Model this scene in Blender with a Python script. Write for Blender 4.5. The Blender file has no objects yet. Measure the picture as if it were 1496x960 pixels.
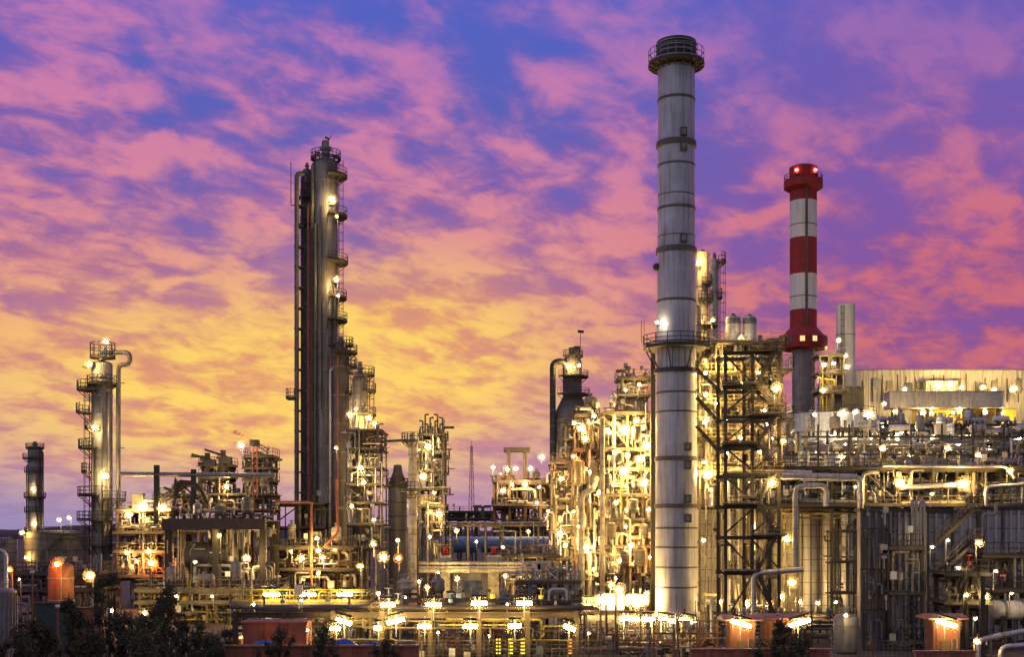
CLOUD_ROT, CLOUD_SEED, CLOUD_ST = 42, 1.1, .86
import bpy, math, random
from mathutils import Vector, Matrix
R = math.radians
PI = math.pi
F, CZ, HY, CX = 1806.0, 10.0, 780.0, 748.0      # focal length in photo pixels, eye height, horizon row, centre column
SC = bpy.context.scene
COL = SC.collection
def X(px, D): return (px-CX)*D/F
def Z(py, D): return CZ+(HY-py)*D/F
def P(px, py, D): return Vector((X(px, D), D, Z(py, D)))
def S(n, D): return n*D/F
def lin(c):
    return tuple((v/255/12.92 if v/255 <= .04045 else ((v/255+.055)/1.055)**2.4) for v in c)+(1.0,)

# ------------------------------------------------------------------ materials
MATS = {}
def nt(m):
    m.use_nodes = True
    t = m.node_tree; t.nodes.clear()
    return t
def N(t, kind, **kw):
    n = t.nodes.new(kind)
    for k, v in kw.items():
        if k == 'ins':
            for a, b in v.items(): n.inputs[a].default_value = b
        else: setattr(n, k, v)
    return n
def L(t, a, b): t.links.new(a, b)
def mat(name, col, rough=.55, metal=0.0, var=.35, scale=1.2, streak=.35, bump=.0, dirt=(.05, .035, .02)):
    m = bpy.data.materials.new(name); t = nt(m)
    out = N(t, 'ShaderNodeOutputMaterial'); b = N(t, 'ShaderNodeBsdfPrincipled')
    L(t, b.outputs[0], out.inputs[0])
    tc = N(t, 'ShaderNodeTexCoord')
    n1 = N(t, 'ShaderNodeTexNoise', ins={'Scale': scale, 'Detail': 6.0, 'Roughness': .6}); L(t, tc.outputs['Object'], n1.inputs['Vector'])
    mp = N(t, 'ShaderNodeMapping'); mp.inputs['Scale'].default_value = (1.6, 1.6, .07); L(t, tc.outputs['Object'], mp.inputs[0])
    n2 = N(t, 'ShaderNodeTexNoise', ins={'Scale': 2.2, 'Detail': 4.0}); L(t, mp.outputs[0], n2.inputs['Vector'])
    r1 = N(t, 'ShaderNodeMapRange', ins={'From Min': .35, 'From Max': .7, 'To Min': 0.0, 'To Max': var}); L(t, n1.outputs[0], r1.inputs[0])
    r2 = N(t, 'ShaderNodeMapRange', ins={'From Min': .45, 'From Max': .75, 'To Min': 0.0, 'To Max': streak}); L(t, n2.outputs[0], r2.inputs[0])
    ad = N(t, 'ShaderNodeMath', operation='ADD', use_clamp=True); L(t, r1.outputs[0], ad.inputs[0]); L(t, r2.outputs[0], ad.inputs[1])
    mx = N(t, 'ShaderNodeMix', data_type='RGBA'); mx.inputs['A'].default_value = (*col, 1); mx.inputs['B'].default_value = (*dirt, 1)
    L(t, ad.outputs[0], mx.inputs['Factor']); L(t, mx.outputs['Result'], b.inputs['Base Color'])
    b.inputs['Metallic'].default_value = metal
    rr = N(t, 'ShaderNodeMapRange', ins={'To Min': max(.05, rough-.12), 'To Max': min(1, rough+.2)}); L(t, n1.outputs[0], rr.inputs[0]); L(t, rr.outputs[0], b.inputs['Roughness'])
    if bump:
        bp = N(t, 'ShaderNodeBump', ins={'Strength': bump, 'Distance': .05}); L(t, n1.outputs[0], bp.inputs['Height']); L(t, bp.outputs[0], b.inputs['Normal'])
    MATS[name] = m
    return m
def emit(name, col, s):
    m = bpy.data.materials.new(name); t = nt(m)
    out = N(t, 'ShaderNodeOutputMaterial'); e = N(t, 'ShaderNodeEmission', ins={'Color': (*col, 1), 'Strength': s}); L(t, e.outputs[0], out.inputs[0])
    MATS[name] = m
mat('dark', (.045, .043, .042), .6, .2)                 # dark painted structural steel
mat('brown', (.10, .07, .05), .7, .1)                  # oxide brown steel
mat('grey', (.27, .27, .27), .5, .4)                    # galvanised steel
mat('alu', (.52, .52, .53), .42, .65, var=.3)           # aluminium insulation cladding
mat('stackskin', (.47, .49, .55), .48, .35, var=.35, scale=.35, streak=.5, dirt=(.12, .11, .11))
mat('cream', (.56, .51, .39), .6, 0, var=.6)
mat('white', (.72, .72, .70), .5, 0, var=.3)
mat('khaki', (.25, .21, .135), .65, .1, var=.45)
mat('column', (.30, .28, .25), .55, .35, var=.4, scale=.5)
mat('columndark', (.14, .13, .125), .6, .3, var=.4, scale=.5)
mat('grate', (.10, .09, .075), .8, .1)
mat('concrete', (.44, .42, .39), .9, 0, var=.4, scale=.5, streak=.5)
mat('red', (.42, .02, .02), .7, 0, var=.45, scale=.5, streak=.5)
mat('cladding', (.60, .55, .42), .6, 0, var=.12, scale=.4, streak=.8, dirt=(.22, .15, .07))
mat('paleconcrete', (.62, .60, .57), .8, 0, var=.2, scale=.3, streak=.3, dirt=(.3, .28, .25))
mat('chalk', (.80, .77, .70), .75, 0, var=.15, scale=.5, streak=.4, dirt=(.25, .2, .16))
mat('redwall', (.44, .14, .08), .85, 0, var=.6, scale=.8)
mat('hutwall', (.19, .06, .04), .85, 0, var=.5, scale=.8)
mat('redroof', (.40, .16, .11), .75, 0, var=.4)
mat('orange', (.20, .07, .035), .7, 0, var=.6)
mat('yellow', (.62, .46, .05), .55, 0, var=.3)
mat('green', (.012, .05, .05), .6, 0)
mat('blue', (.14, .24, .46), .5, .1)
mat('bluetarp', (.03, .10, .42), .5, 0)
mat('slate', (.26, .255, .27), .45, .4, var=.4, scale=.5)
mat('rust', (.13, .07, .04), .85, 0, var=.5, scale=3)
mat('brickwork', (.23, .20, .17), .9, 0, var=.5, scale=2)
mat('soil', (.06, .03, .02), .95, 0, var=.7, scale=.12, streak=0, bump=.6, dirt=(.02, .014, .011))
mat('furnace', (.50, .48, .47), .5, .25, var=.15, scale=.4, streak=.35, dirt=(.16, .14, .13))
mat('towerskin', (.21, .20, .19), .5, .35, var=.4, scale=.5, streak=.5)
mat('asphalt', (.05, .048, .046), .85, 0, var=.5, scale=.3, streak=0)
mat('bark', (.06, .045, .03), .9, 0, var=.4, scale=4)
mat('glass', (.05, .06, .08), .1, 0, var=0, streak=0)
def leafmat(name, a, b):
    m = bpy.data.materials.new(name); t = nt(m)
    out = N(t, 'ShaderNodeOutputMaterial'); p = N(t, 'ShaderNodeBsdfPrincipled'); p.inputs['Roughness'].default_value = .7
    g = N(t, 'ShaderNodeNewGeometry'); mx = N(t, 'ShaderNodeMix', data_type='RGBA'); mx.inputs['A'].default_value = (*a, 1); mx.inputs['B'].default_value = (*b, 1)
    L(t, g.outputs['Random Per Island'], mx.inputs['Factor']); L(t, mx.outputs['Result'], p.inputs['Base Color'])
    tr = N(t, 'ShaderNodeBsdfTranslucent'); L(t, mx.outputs['Result'], tr.inputs[0])
    ms = N(t, 'ShaderNodeMixShader', ins={0: .25}); L(t, p.outputs[0], ms.inputs[1]); L(t, tr.outputs[0], ms.inputs[2]); L(t, ms.outputs[0], out.inputs[0])
    MATS[name] = m
leafmat('leaf', (.04, .055, .018), (.12, .11, .04))
leafmat('leafdark', (.025, .04, .016), (.085, .085, .035))
WARM = (1.0, .69, .27)
emit('lampwarm', (1.0, .62, .19), 640.0)
emit('lampsoft', (1.0, .70, .28), 300.0)
emit('lamptube', (1.0, .70, .22), 110.0)
emit('lampwhite', (1.0, .76, .44), 420.0)
emit('lampsodium', (1.0, .22, .02), 420.0)
emit('lampred', (1.0, .05, .04), 22.0)
def glass(name, tint, halo_mix):  # see-through shell material for the added lamp halos
    m = bpy.data.materials.new(name); t = nt(m); out = N(t, 'ShaderNodeOutputMaterial'); a = N(t, 'ShaderNodeBsdfTransparent'); b = N(t, 'ShaderNodeBsdfTranslucent', ins={'Color': (*tint, 1)})
    x = N(t, 'ShaderNodeMixShader', ins={0: halo_mix}); L(t, a.outputs[0], x.inputs[1]); L(t, b.outputs[0], x.inputs[2]); L(t, x.outputs[0], out.inputs[0]); MATS[name] = m
glass('lampglass', (1, .86, .6), .011)              # shells added round the bulbs to imitate a halo of glare
emit('litwindow', (1.0, .74, .30), 1.1)
emit('marker', (1.0, .80, .05), 1.6)
emit('markerorange', (1.0, .30, .04), 1.6)

# ------------------------------------------------------------------ mesh building
class MB:
    def __init__(s): s.v = []; s.f = []
    def add(s, vs, fs):
        n = len(s.v); s.v += [Vector(v) for v in vs]; s.f += [tuple(i+n for i in f) for f in fs]
    def box(s, x0, y0, z0, x1, y1, z1):
        s.add([(x0,y0,z0),(x1,y0,z0),(x1,y1,z0),(x0,y1,z0),(x0,y0,z1),(x1,y0,z1),(x1,y1,z1),(x0,y1,z1)],
              [(0,3,2,1),(4,5,6,7),(0,1,5,4),(1,2,6,5),(2,3,7,6),(3,0,4,7)])
        return s
    def bar(s, a, b, w, h=None):
        a, b = Vector(a), Vector(b); h = h or w; d = b-a
        if d.length < 1e-6: return s
        d.normalize(); up = Vector((0,0,1)) if abs(d.z) < .95 else Vector((0,1,0))
        u = d.cross(up).normalized()*w/2; v = u.cross(d).normalized()*h/2
        s.add([a-u-v,a+u-v,a+u+v,a-u+v,b-u-v,b+u-v,b+u+v,b-u+v],
              [(0,3,2,1),(4,5,6,7),(0,1,5,4),(1,2,6,5),(2,3,7,6),(3,0,4,7)])
        return s
    def ibeam(s, a, b, w, h):
        a, b = Vector(a), Vector(b); t = max(.03, h*.14); z = Vector((0,0,h/2-t/2))
        s.bar(a+z, b+z, w, t); s.bar(a-z, b-z, w, t); s.bar(a, b, w*.25, h-2*t-.004)
        return s
    def tube(s, pts, r, n=10, elbow=0.0):
        pts = [Vector(p) for p in pts]
        if elbow: pts = fillet(pts, elbow)
        rings = []; prev = None
        for i, p in enumerate(pts):
            if i == 0: d = pts[1]-p
            elif i == len(pts)-1: d = p-pts[i-1]
            else: d = (pts[i+1]-p).normalized()+(p-pts[i-1]).normalized()
            d.normalize()
            if prev is None:
                up = Vector((0,0,1)) if abs(d.z) < .9 else Vector((0,1,0))
                u = d.cross(up).normalized()
            else:
                u = (prev-d*prev.dot(d)).normalized()
            prev = u; v = d.cross(u)
            rings.append([p+(u*math.cos(2*PI*k/n)+v*math.sin(2*PI*k/n))*r for k in range(n)])
        vs = [q for g in rings for q in g]; fs = []
        for i in range(len(rings)-1):
            for k in range(n):
                fs.append((i*n+k, i*n+(k+1)%n, (i+1)*n+(k+1)%n, (i+1)*n+k))
        fs.append(tuple(range(n-1,-1,-1))); m = (len(rings)-1)*n; fs.append(tuple(m+k for k in range(n)))
        s.add(vs, fs); return s
    def lathe(s, c, prof, n=20, axis='z'):
        c = Vector(c); vs = []; fs = []
        for r, z in prof:
            for k in range(n):
                a = 2*PI*k/n; x, y = r*math.cos(a), r*math.sin(a)
                vs.append(c+(Vector((x,y,z)) if axis == 'z' else Vector((z,x,y)) if axis == 'x' else Vector((y,z,x))))
        for i in range(len(prof)-1):
            for k in range(n): fs.append((i*n+k, i*n+(k+1)%n, (i+1)*n+(k+1)%n, (i+1)*n+k))
        fs.append(tuple(range(n-1,-1,-1))); m = (len(prof)-1)*n; fs.append(tuple(m+k for k in range(n)))
        s.add(vs, fs); return s
    def hoop(s, c, r, z, t, h=None, n=24, a0=0.0, a1=2*PI):
        return s.sector(c, r-t/2, r+t/2, z-(h or t)/2, z+(h or t)/2, a0, a1, n)
    def sector(s, c, r0, r1, z0, z1, a0=0.0, a1=2*PI, n=18):
        full = abs(a1-a0-2*PI) < 1e-4; m = n if full else n+1; vs = []; fs = []
        for k in range(m):
            a = a0+(a1-a0)*k/n; ca, sa = math.cos(a), math.sin(a)
            for r, z in ((r0,z0),(r1,z0),(r1,z1),(r0,z1)): vs.append((c[0]+r*ca, c[1]+r*sa, z))
        for k in range(n):
            i, j = k*4, ((k+1)%m)*4
            for q in range(4):
                w = (q+1)%4; fs.append((i+q, i+w, j+w, j+q))
        if not full: fs.append((3,2,1,0)); fs.append(tuple((m-1)*4+q for q in range(4)))
        s.add(vs, fs); return s
    def ball(s, c, r, n=10, m=6, sz=1.0):
        prof = [(max(.001, r*math.sin(PI*i/m)), -r*sz*math.cos(PI*i/m)) for i in range(m+1)]
        return s.lathe(c, prof, n)
    def rail(s, pts, h=1.1, step=1.7, t=.06, closed=False):
        pts = [Vector(p) for p in pts]
        if closed: pts.append(pts[0])
        for a, b in zip(pts, pts[1:]):
            l = (b-a).length; k = max(1, round(l/step))
            for i in range(k+1):
                q = a.lerp(b, i/k); s.bar(q, q+Vector((0,0,h)), t)
            for hh in (h, h*.55, .12):
                z = Vector((0,0,hh)); s.bar(a+z, b+z, t, t if hh > .2 else .16)
        return s
    def arcrail(s, c, r, z, a0, a1, h=1.1, t=.06, n=10):
        k = max(3, n)
        for i in range(k+1):
            a = a0+(a1-a0)*i/k; x, y = c[0]+r*math.cos(a), c[1]+r*math.sin(a); s.bar((x,y,z),(x,y,z+h), t)
        for hh in (h, h*.55, .1):
            s.sector(c, r-t/2, r+t/2, z+hh-t/2, z+hh+(t/2 if hh > .2 else .12), a0, a1, k)
        return s
    def build(s, name, m, parent=None, loc=None):
        me = bpy.data.meshes.new(name)
        base = Vector(parent['_w']) if parent is not None else Vector(loc or (0,0,0))
        me.from_pydata([v-base for v in s.v], [], s.f)
        me.materials.append(MATS[m]); me.polygons.foreach_set('use_smooth', [True]*len(me.polygons))
        me.set_sharp_from_angle(angle=R(38)); me.update()
        o = bpy.data.objects.new(name, me); COL.objects.link(o)
        if parent is not None:
            o.parent = parent; o['_w'] = list(base)
        else:
            o.location = base; o['_w'] = list(base)
        return o
def multi(name, parts, parent):
    vs, fs, mi, ms = [], [], [], []
    for m, b in parts.items():
        n = len(vs); vs += b.v; fs += [tuple(i+n for i in f) for f in b.f]; mi += [len(ms)]*len(b.f); ms.append(MATS[m])
    me = bpy.data.meshes.new(name); base = Vector(parent['_w']); me.from_pydata([v-base for v in vs], [], fs)
    for m in ms: me.materials.append(m)
    me.polygons.foreach_set('material_index', mi); me.update(); o = bpy.data.objects.new(name, me); COL.objects.link(o); o.parent = parent; o['_w'] = list(base); return o
def fillet(pts, rad, k=4):
    out = [pts[0]]
    for a, p, b in zip(pts, pts[1:], pts[2:]):
        u = (a-p); v = (b-p); r = min(rad, u.length*.48, v.length*.48); u.normalize(); v.normalize()
        p0, p1 = p+u*r, p+v*r
        for i in range(k+1):
            t = i/k; out.append(p0.lerp(p, t).lerp(p.lerp(p1, t), t))
    out.append(pts[-1]); return out

def tag(o, label, cat, group=None, kind='thing'):
    o['label'] = label; o['category'] = cat; o['kind'] = kind
    if group: o['group'] = group
    return o
def thing(name, label, cat, loc, group=None):
    o = bpy.data.objects.new(name, None); COL.objects.link(o); o.location = loc; o['_w'] = list(loc); o.empty_display_size = .3
    return tag(o, label, cat, group)
ORD = 'first second third fourth fifth sixth seventh eighth ninth tenth eleventh twelfth thirteenth fourteenth fifteenth sixteenth'.split()
REG = {}
def reg(o, base, anchor):
    REG.setdefault((base, anchor), []).append(o)
def finish_labels():
    for (base, anchor), os in REG.items():
        os.sort(key=lambda o: o['_w'][0]/max(1, o['_w'][1]))
        for i, o in enumerate(os):
            if len(os) == 1: o['label'] = f'{base} {anchor}'
            elif i == len(os)-1 and len(os) > 2: o['label'] = f'{base} {anchor}, last from the left'
            else: o['label'] = f'{base} {anchor}, {ORD[i]} from the left'

# ------------------------------------------------------------------ lamps
def lamp(px, py, D, w, anchor, kind='warm', pole=1.6, base=None, cat='lamp'):
    """round floodlight: bracket pole, housing cap, glowing bulb in added halo shells"""
    c = P(px, py, D); r = max(.16, S(w, D)/2)
    look = {'warm': 'round warm floodlight', 'soft': 'small warm lamp', 'white': 'bright white floodlight', 'sodium': 'orange sodium lamp', 'red': 'red warning lamp'}[kind]
    t = thing('floodlight' if kind in ('warm', 'white') else 'lamp', look, cat, (c.x, c.y, c.z-r), 'lamps lighting the plant')
    q = r*.34
    MB().ball(c, q, 12, 8, .9).build('bulb', 'lamp'+kind, t); g = MB().ball(c, r, 16, 12).build('halo_globe', 'lampglass', t); MB().ball(c, r*.64, 14, 10).build('inner_halo', 'lampglass', g)
    MB().lathe((c.x, c.y, c.z), [(r*.5, r*1.01), (r*.45, r*1.2), (r*.25, r*1.4), (r*.1, r*1.42)], 10, 'y').build('housing', 'dark', t)
    z0 = base if base is not None else c.z-pole
    MB().tube([(c.x, c.y+r*1.7+.1, z0), (c.x, c.y+r*1.7+.1, c.z), (c.x, c.y+r*1.4, c.z)], .05, 6, .1).build('bracket', 'grey', t)
    reg(t, look, anchor)
    return t
def tubelamp(px, py, D, w, anchor, dy=0, th=.29, dd=0, pole=1.2):
    """linear fluorescent strip: housing channel, glowing tube in an added halo sleeve, bracket"""
    a = P(px-w/2, py-dy/2, D-dd/2); b = P(px+w/2, py+dy/2, D+dd/2); c = (a+b)/2
    look = 'glowing strip light'
    t = thing('strip_light', look, 'strip light', c, 'strip lights along the pipe racks')
    MB().tube([a, b], th*.5, 10).build('tube', 'lamptube', t); e = (b-a).normalized()*.15; MB().tube([a-e*2, b+e*2], th*1.6, 14).build('halo_sleeve', 'lampglass', t)
    z = Vector((0, .05, th*1.6+.08)); MB().bar(a+z, b+z, th*1.7, .14).build('housing', 'dark', t)
    q = c+Vector((0, th+.15, 0)); MB().tube([q+Vector((0,0,-pole)), q+Vector((0,0,th+.35)), c+Vector((0,0,th+.2))], .05, 6).build('bracket', 'grey', t)
    reg(t, look, anchor)
    return t
# ------------------------------------------------------------------ plant builders
def ring_platform(t, c, r, z, a0, a1, ext, m='dark', braces=True):
    n = max(5, int((a1-a0)/.3)); b = MB().sector(c, r+.01, r+ext, z-.14, z, a0, a1, n)
    if braces:
        for i in range(n//2+1):
            a = a0+(a1-a0)*i/max(1, n//2); ca, sa = math.cos(a), math.sin(a)
            b.bar((c[0]+r*ca, c[1]+r*sa, z-ext*.9), (c[0]+(r+ext*.9)*ca, c[1]+(r+ext*.9)*sa, z-.16), .09)
    o = b.build('platform', m, t)
    MB().arcrail(c, r+ext-.06, z, a0, a1, 1.15, .07, max(4, n)).build('railing', m, o)
    return o
def ladder(t, c, r, z0, z1, a, m='dark', cage=True):
    ca, sa = math.cos(a), math.sin(a); tx, ty = -sa*.25, ca*.25; q = r+.22; b = MB()
    x, y = c[0]+q*ca, c[1]+q*sa
    for s in (-1, 1): b.bar((x+s*tx, y+s*ty, z0), (x+s*tx, y+s*ty, z1), .06)
    z = z0+.3
    while z < z1: b.bar((x-tx, y-ty, z), (x+tx, y+ty, z), .04); z += .6
    if cage:
        z = z0+2.4
        while z < z1:
            b.sector((x+ca*.35, y+sa*.35), .36, .41, z, z+.05, a-PI*.75, a+PI*.75, 8); z += 1.3
        for da in (-.9, 0, .9):
            b.bar((x+ca*.35+.385*math.cos(a+da), y+sa*.35+.385*math.sin(a+da), z0+2.4), (x+ca*.35+.385*math.cos(a+da), y+sa*.35+.385*math.sin(a+da), z1), .035)
    return b.build('ladder', m, t)
def tower(label, px, w, ytop, D, m='column', name='distillation_tower', cat='distillation tower', plats=(), lad=(), risers=(), bands=8, nozzle=1.2, base=0, seams='grey', dome=.35):
    c = (X(px, D), D); r = S(w, D)/2; zt = Z(ytop, D)
    t = thing(name, label, cat, (c[0], c[1], base))
    pr = [(r*1.12, base), (r*1.02, base+2.5), (r, base+2.6), (r, zt-r*dome*2)]
    pr += [(r*math.cos(i*PI/10), zt-r*dome*2+r*dome*2*math.sin(i*PI/10)) for i in range(1, 5)]+[(.05, zt)]
    MB().lathe((c[0], c[1], 0), pr, 28).build('shell', m, t)
    for i in range(bands):
        z = base+3+(zt-base-4)*(i+.5)/bands; MB().hoop(c, r+.02, z, .10, .16, 28).build('girth_ring', seams, t)
    if nozzle:
        b = MB().lathe((c[0], c[1], zt-.1), [(r*.35, 0), (r*.35, nozzle*.4), (r*.5, nozzle*.45), (r*.5, nozzle*.6), (r*.28, nozzle*.62), (r*.28, nozzle)], 12); b.build('top_nozzle', 'grey', t)
    for p in plats:
        ring_platform(t, c, r, Z(p[0], D), R(p[1]), R(p[2]), p[3])
    for a, y0, y1 in lad: ladder(t, c, r, Z(y0, D), Z(y1, D), R(a))
    for a, off, rr, y0, y1, mm in risers:
        ca, sa = math.cos(R(a)), math.sin(R(a)); x, y = c[0]+(r+off)*ca, c[1]+(r+off)*sa
        b = MB().tube([(x, y, Z(y0, D)), (x, y, Z(y1, D)), (c[0]+r*.5*ca, c[1]+r*.5*sa, Z(y1, D))], rr, 10, .8)
        b.build('riser_pipe', mm, t)
    return t, c, r
def upright_drum(px, ybase, D, w, h, m, base, anchor, name='upright_drum', legs=True, cat='vessel', hood=False):
    c = (X(px, D), D); r = S(w, D)/2; z0 = Z(ybase, D); H = S(h, D); lg = min(.25*H, .9) if legs else 0
    t = thing(name, base, cat, (c[0], c[1], z0), 'vessels standing on the plant decks')
    zb = z0+lg; zt = z0+H; d = min(r*.5, H*.2)
    pr = [(.03, zb)]+[(r*math.cos(PI/2-i*PI/8), zb+d-d*math.cos(i*PI/8)) for i in range(1, 5)]+[(r, zt-d)]+[(r*math.cos(i*PI/8), zt-d+d*math.sin(i*PI/8)) for i in range(1, 4)]+[(.03, zt)]
    MB().lathe((c[0], c[1], 0), pr, 20).build('shell', m, t)
    for f in (.3, .7): MB().hoop(c, r+.02, zb+(zt-zb)*f, .06, .12, 20).build('band', 'grey', t)
    if legs:
        for k in range(4):
            a = PI/4+k*PI/2; x, y = c[0]+r*.85*math.cos(a), c[1]+r*.85*math.sin(a)
            MB().box(x-.09, y-.09, z0, x+.09, y+.09, zb+d+.3).build('leg', 'dark', t)
    MB().lathe((c[0], c[1], zt-.05), [(r*.3, 0), (r*.3, .35), (r*.45, .36), (r*.45, .5)], 10).build('nozzle', 'grey', t)
    reg(t, base, anchor); return t
def lying_drum(px0, px1, ymid, D, w, m, base, anchor, name='lying_drum', cat='vessel', flange=False, sad=.5):
    x0, x1 = X(px0, D), X(px1, D); r = S(w, D)/2; z = Z(ymid, D); d = min(r*.55, (x1-x0)*.15)
    t = thing(name, base, cat, ((x0+x1)/2, D, z-r-sad), 'vessels lying on the plant decks')
    pr = [(.03, x0)]+[(r*math.sin(i*PI/8), x0+d-d*math.cos(i*PI/8)) for i in range(1, 5)]+[(r*math.cos(i*PI/8), x1-d+d*math.sin(i*PI/8)) for i in range(0, 4)]+[(.03, x1)]
    MB().lathe((0, D, z), pr, 20, 'x').build('shell', m, t)
    for f in (.22, .78):
        x = x0+(x1-x0)*f; MB().box(x-.15, D-r*.85, z-r-sad, x+.15, D+r*.85, z-r*.55).build('saddle', 'dark', t)
        if flange: MB().lathe((x+(.25 if f < .5 else -.25), D, z), [(r+.1, -.12), (r+.1, .12)], 20, 'x').build('flange', 'grey', t)
    for f in (.35, .62):
        MB().tube([(x0+(x1-x0)*f, D, z+r*.9), (x0+(x1-x0)*f, D, z+r+.6)], r*.18, 8).build('nozzle', 'grey', t)
    reg(t, base, anchor); return t
def cabinet(px, ybase, D, w, h, m, base, anchor, dep=1.0):
    x = X(px, D); z0 = Z(ybase, D); W = S(w, D); H = S(h, D)
    t = thing('equipment_cabinet', base, 'cabinet', (x, D, z0), 'cabinets on the plant decks')
    MB().box(x-W/2, D, z0+.12, x+W/2, D+dep, z0+H).build('body', m, t)
    MB().box(x-W/2+.05, D+.05, z0, x+W/2-.05, D+dep-.05, z0+.117).build('plinth', 'dark', t)
    for s in (-1, 1):
        o = MB().box(x+s*W/4-W/4+.06, D-.04, z0+.25, x+s*W/4+W/4-.06, D-.003, z0+H-.12).build('door', m, t)
        MB().box(x+s*.12-.03, D-.08, z0+H*.5, x+s*.12+.03, D-.043, z0+H*.5+.25).build('handle', 'dark', o)
    MB().box(x-W/2-.08, D-.08, z0+H+.003, x+W/2+.08, D+dep+.08, z0+H+.08).build('roof', 'grey', t)
    reg(t, base, anchor); return t
def pump(px, ybase, D, w, base, anchor):
    x = X(px, D); z = Z(ybase, D); W = S(w, D)
    t = thing('pump', base, 'pump', (x, D, z), 'pumps on the plant decks')
    MB().box(x-W/2, D-.35, z, x+W/2, D+.35, z+.2).build('plinth', 'dark', t)
    r = W*.2; MB().lathe((x-W*.25, D, z+.25+r), [(r*.6, -W*.24), (r, -W*.2), (r, W*.15), (r*.5, W*.2)], 12, 'x').build('motor', 'blue', t)
    MB().lathe((x+W*.22, D, z+.25+r), [(r*.5, -W*.12), (r*1.2, -W*.1), (r*1.2, W*.1), (r*.4, W*.14)], 12, 'x').build('casing', 'grey', t)
    MB().tube([(x+W*.22, D, z+.25+r), (x+W*.22, D, z+1.6)], r*.4, 8).build('outlet_pipe', 'alu', t)
    reg(t, base, anchor); return t
def pipe_part(t, rnd, pts, r, m, el=None):
    b = MB().tube(pts, r, 8, el if el is not None else r*3)
    for p, q in zip(pts, pts[1:]):                              # flanges
        p, q = Vector(p), Vector(q); d = q-p
        if d.length > 2.5:
            for _ in range(1 if d.length < 6 else 2):
                k = rnd.uniform(.25, .75); a = p+d*k; e = d.normalized()*.06; b.tube([a-e, a+e], r*1.55, 8)
    return b.build('pipe', m, t)
def valve_part(t, p, s=.35, m='red'):
    b = MB().lathe(p, [(s*.5, -s*.4), (s*.5, s*.4)], 8); b.bar(Vector(p), Vector(p)+Vector((0,0,s*1.7)), s*.18)
    b.lathe(Vector(p)+Vector((0,0,s*1.7)), [(s*.7, -.03), (s*.75, 0), (s*.7, .03)], 10)
    return b.build('valve', m, t)
def stair_part(t, a, b, w=.9, m='dark', parent_name='stair'):
    a, b = Vector(a), Vector(b); k = MB()
    for s in (0, w):
        o = Vector((0, s, 0)); k.bar(a+o, b+o, .08, .28); h = Vector((0,0,1.0)); k.bar(a+o+h, b+o+h, .06); k.bar(a+o+h*.55, b+o+h*.55, .045)
        n = max(2, int((b-a).length/1.6))
        for i in range(n+1): q = a.lerp(b, i/n)+o; k.bar(q, q+h, .055)
    n = max(3, int(abs(b.z-a.z)/.26)); l = abs(b.x-a.x)/n*.9
    for i in range(1, n):
        q = a.lerp(b, i/n); k.box(q.x-l/2, q.y+.05, q.z-.02, q.x+l/2, q.y+w-.05, q.z+.02)
    return k.build('stair', m, t)
FR = {}
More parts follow.
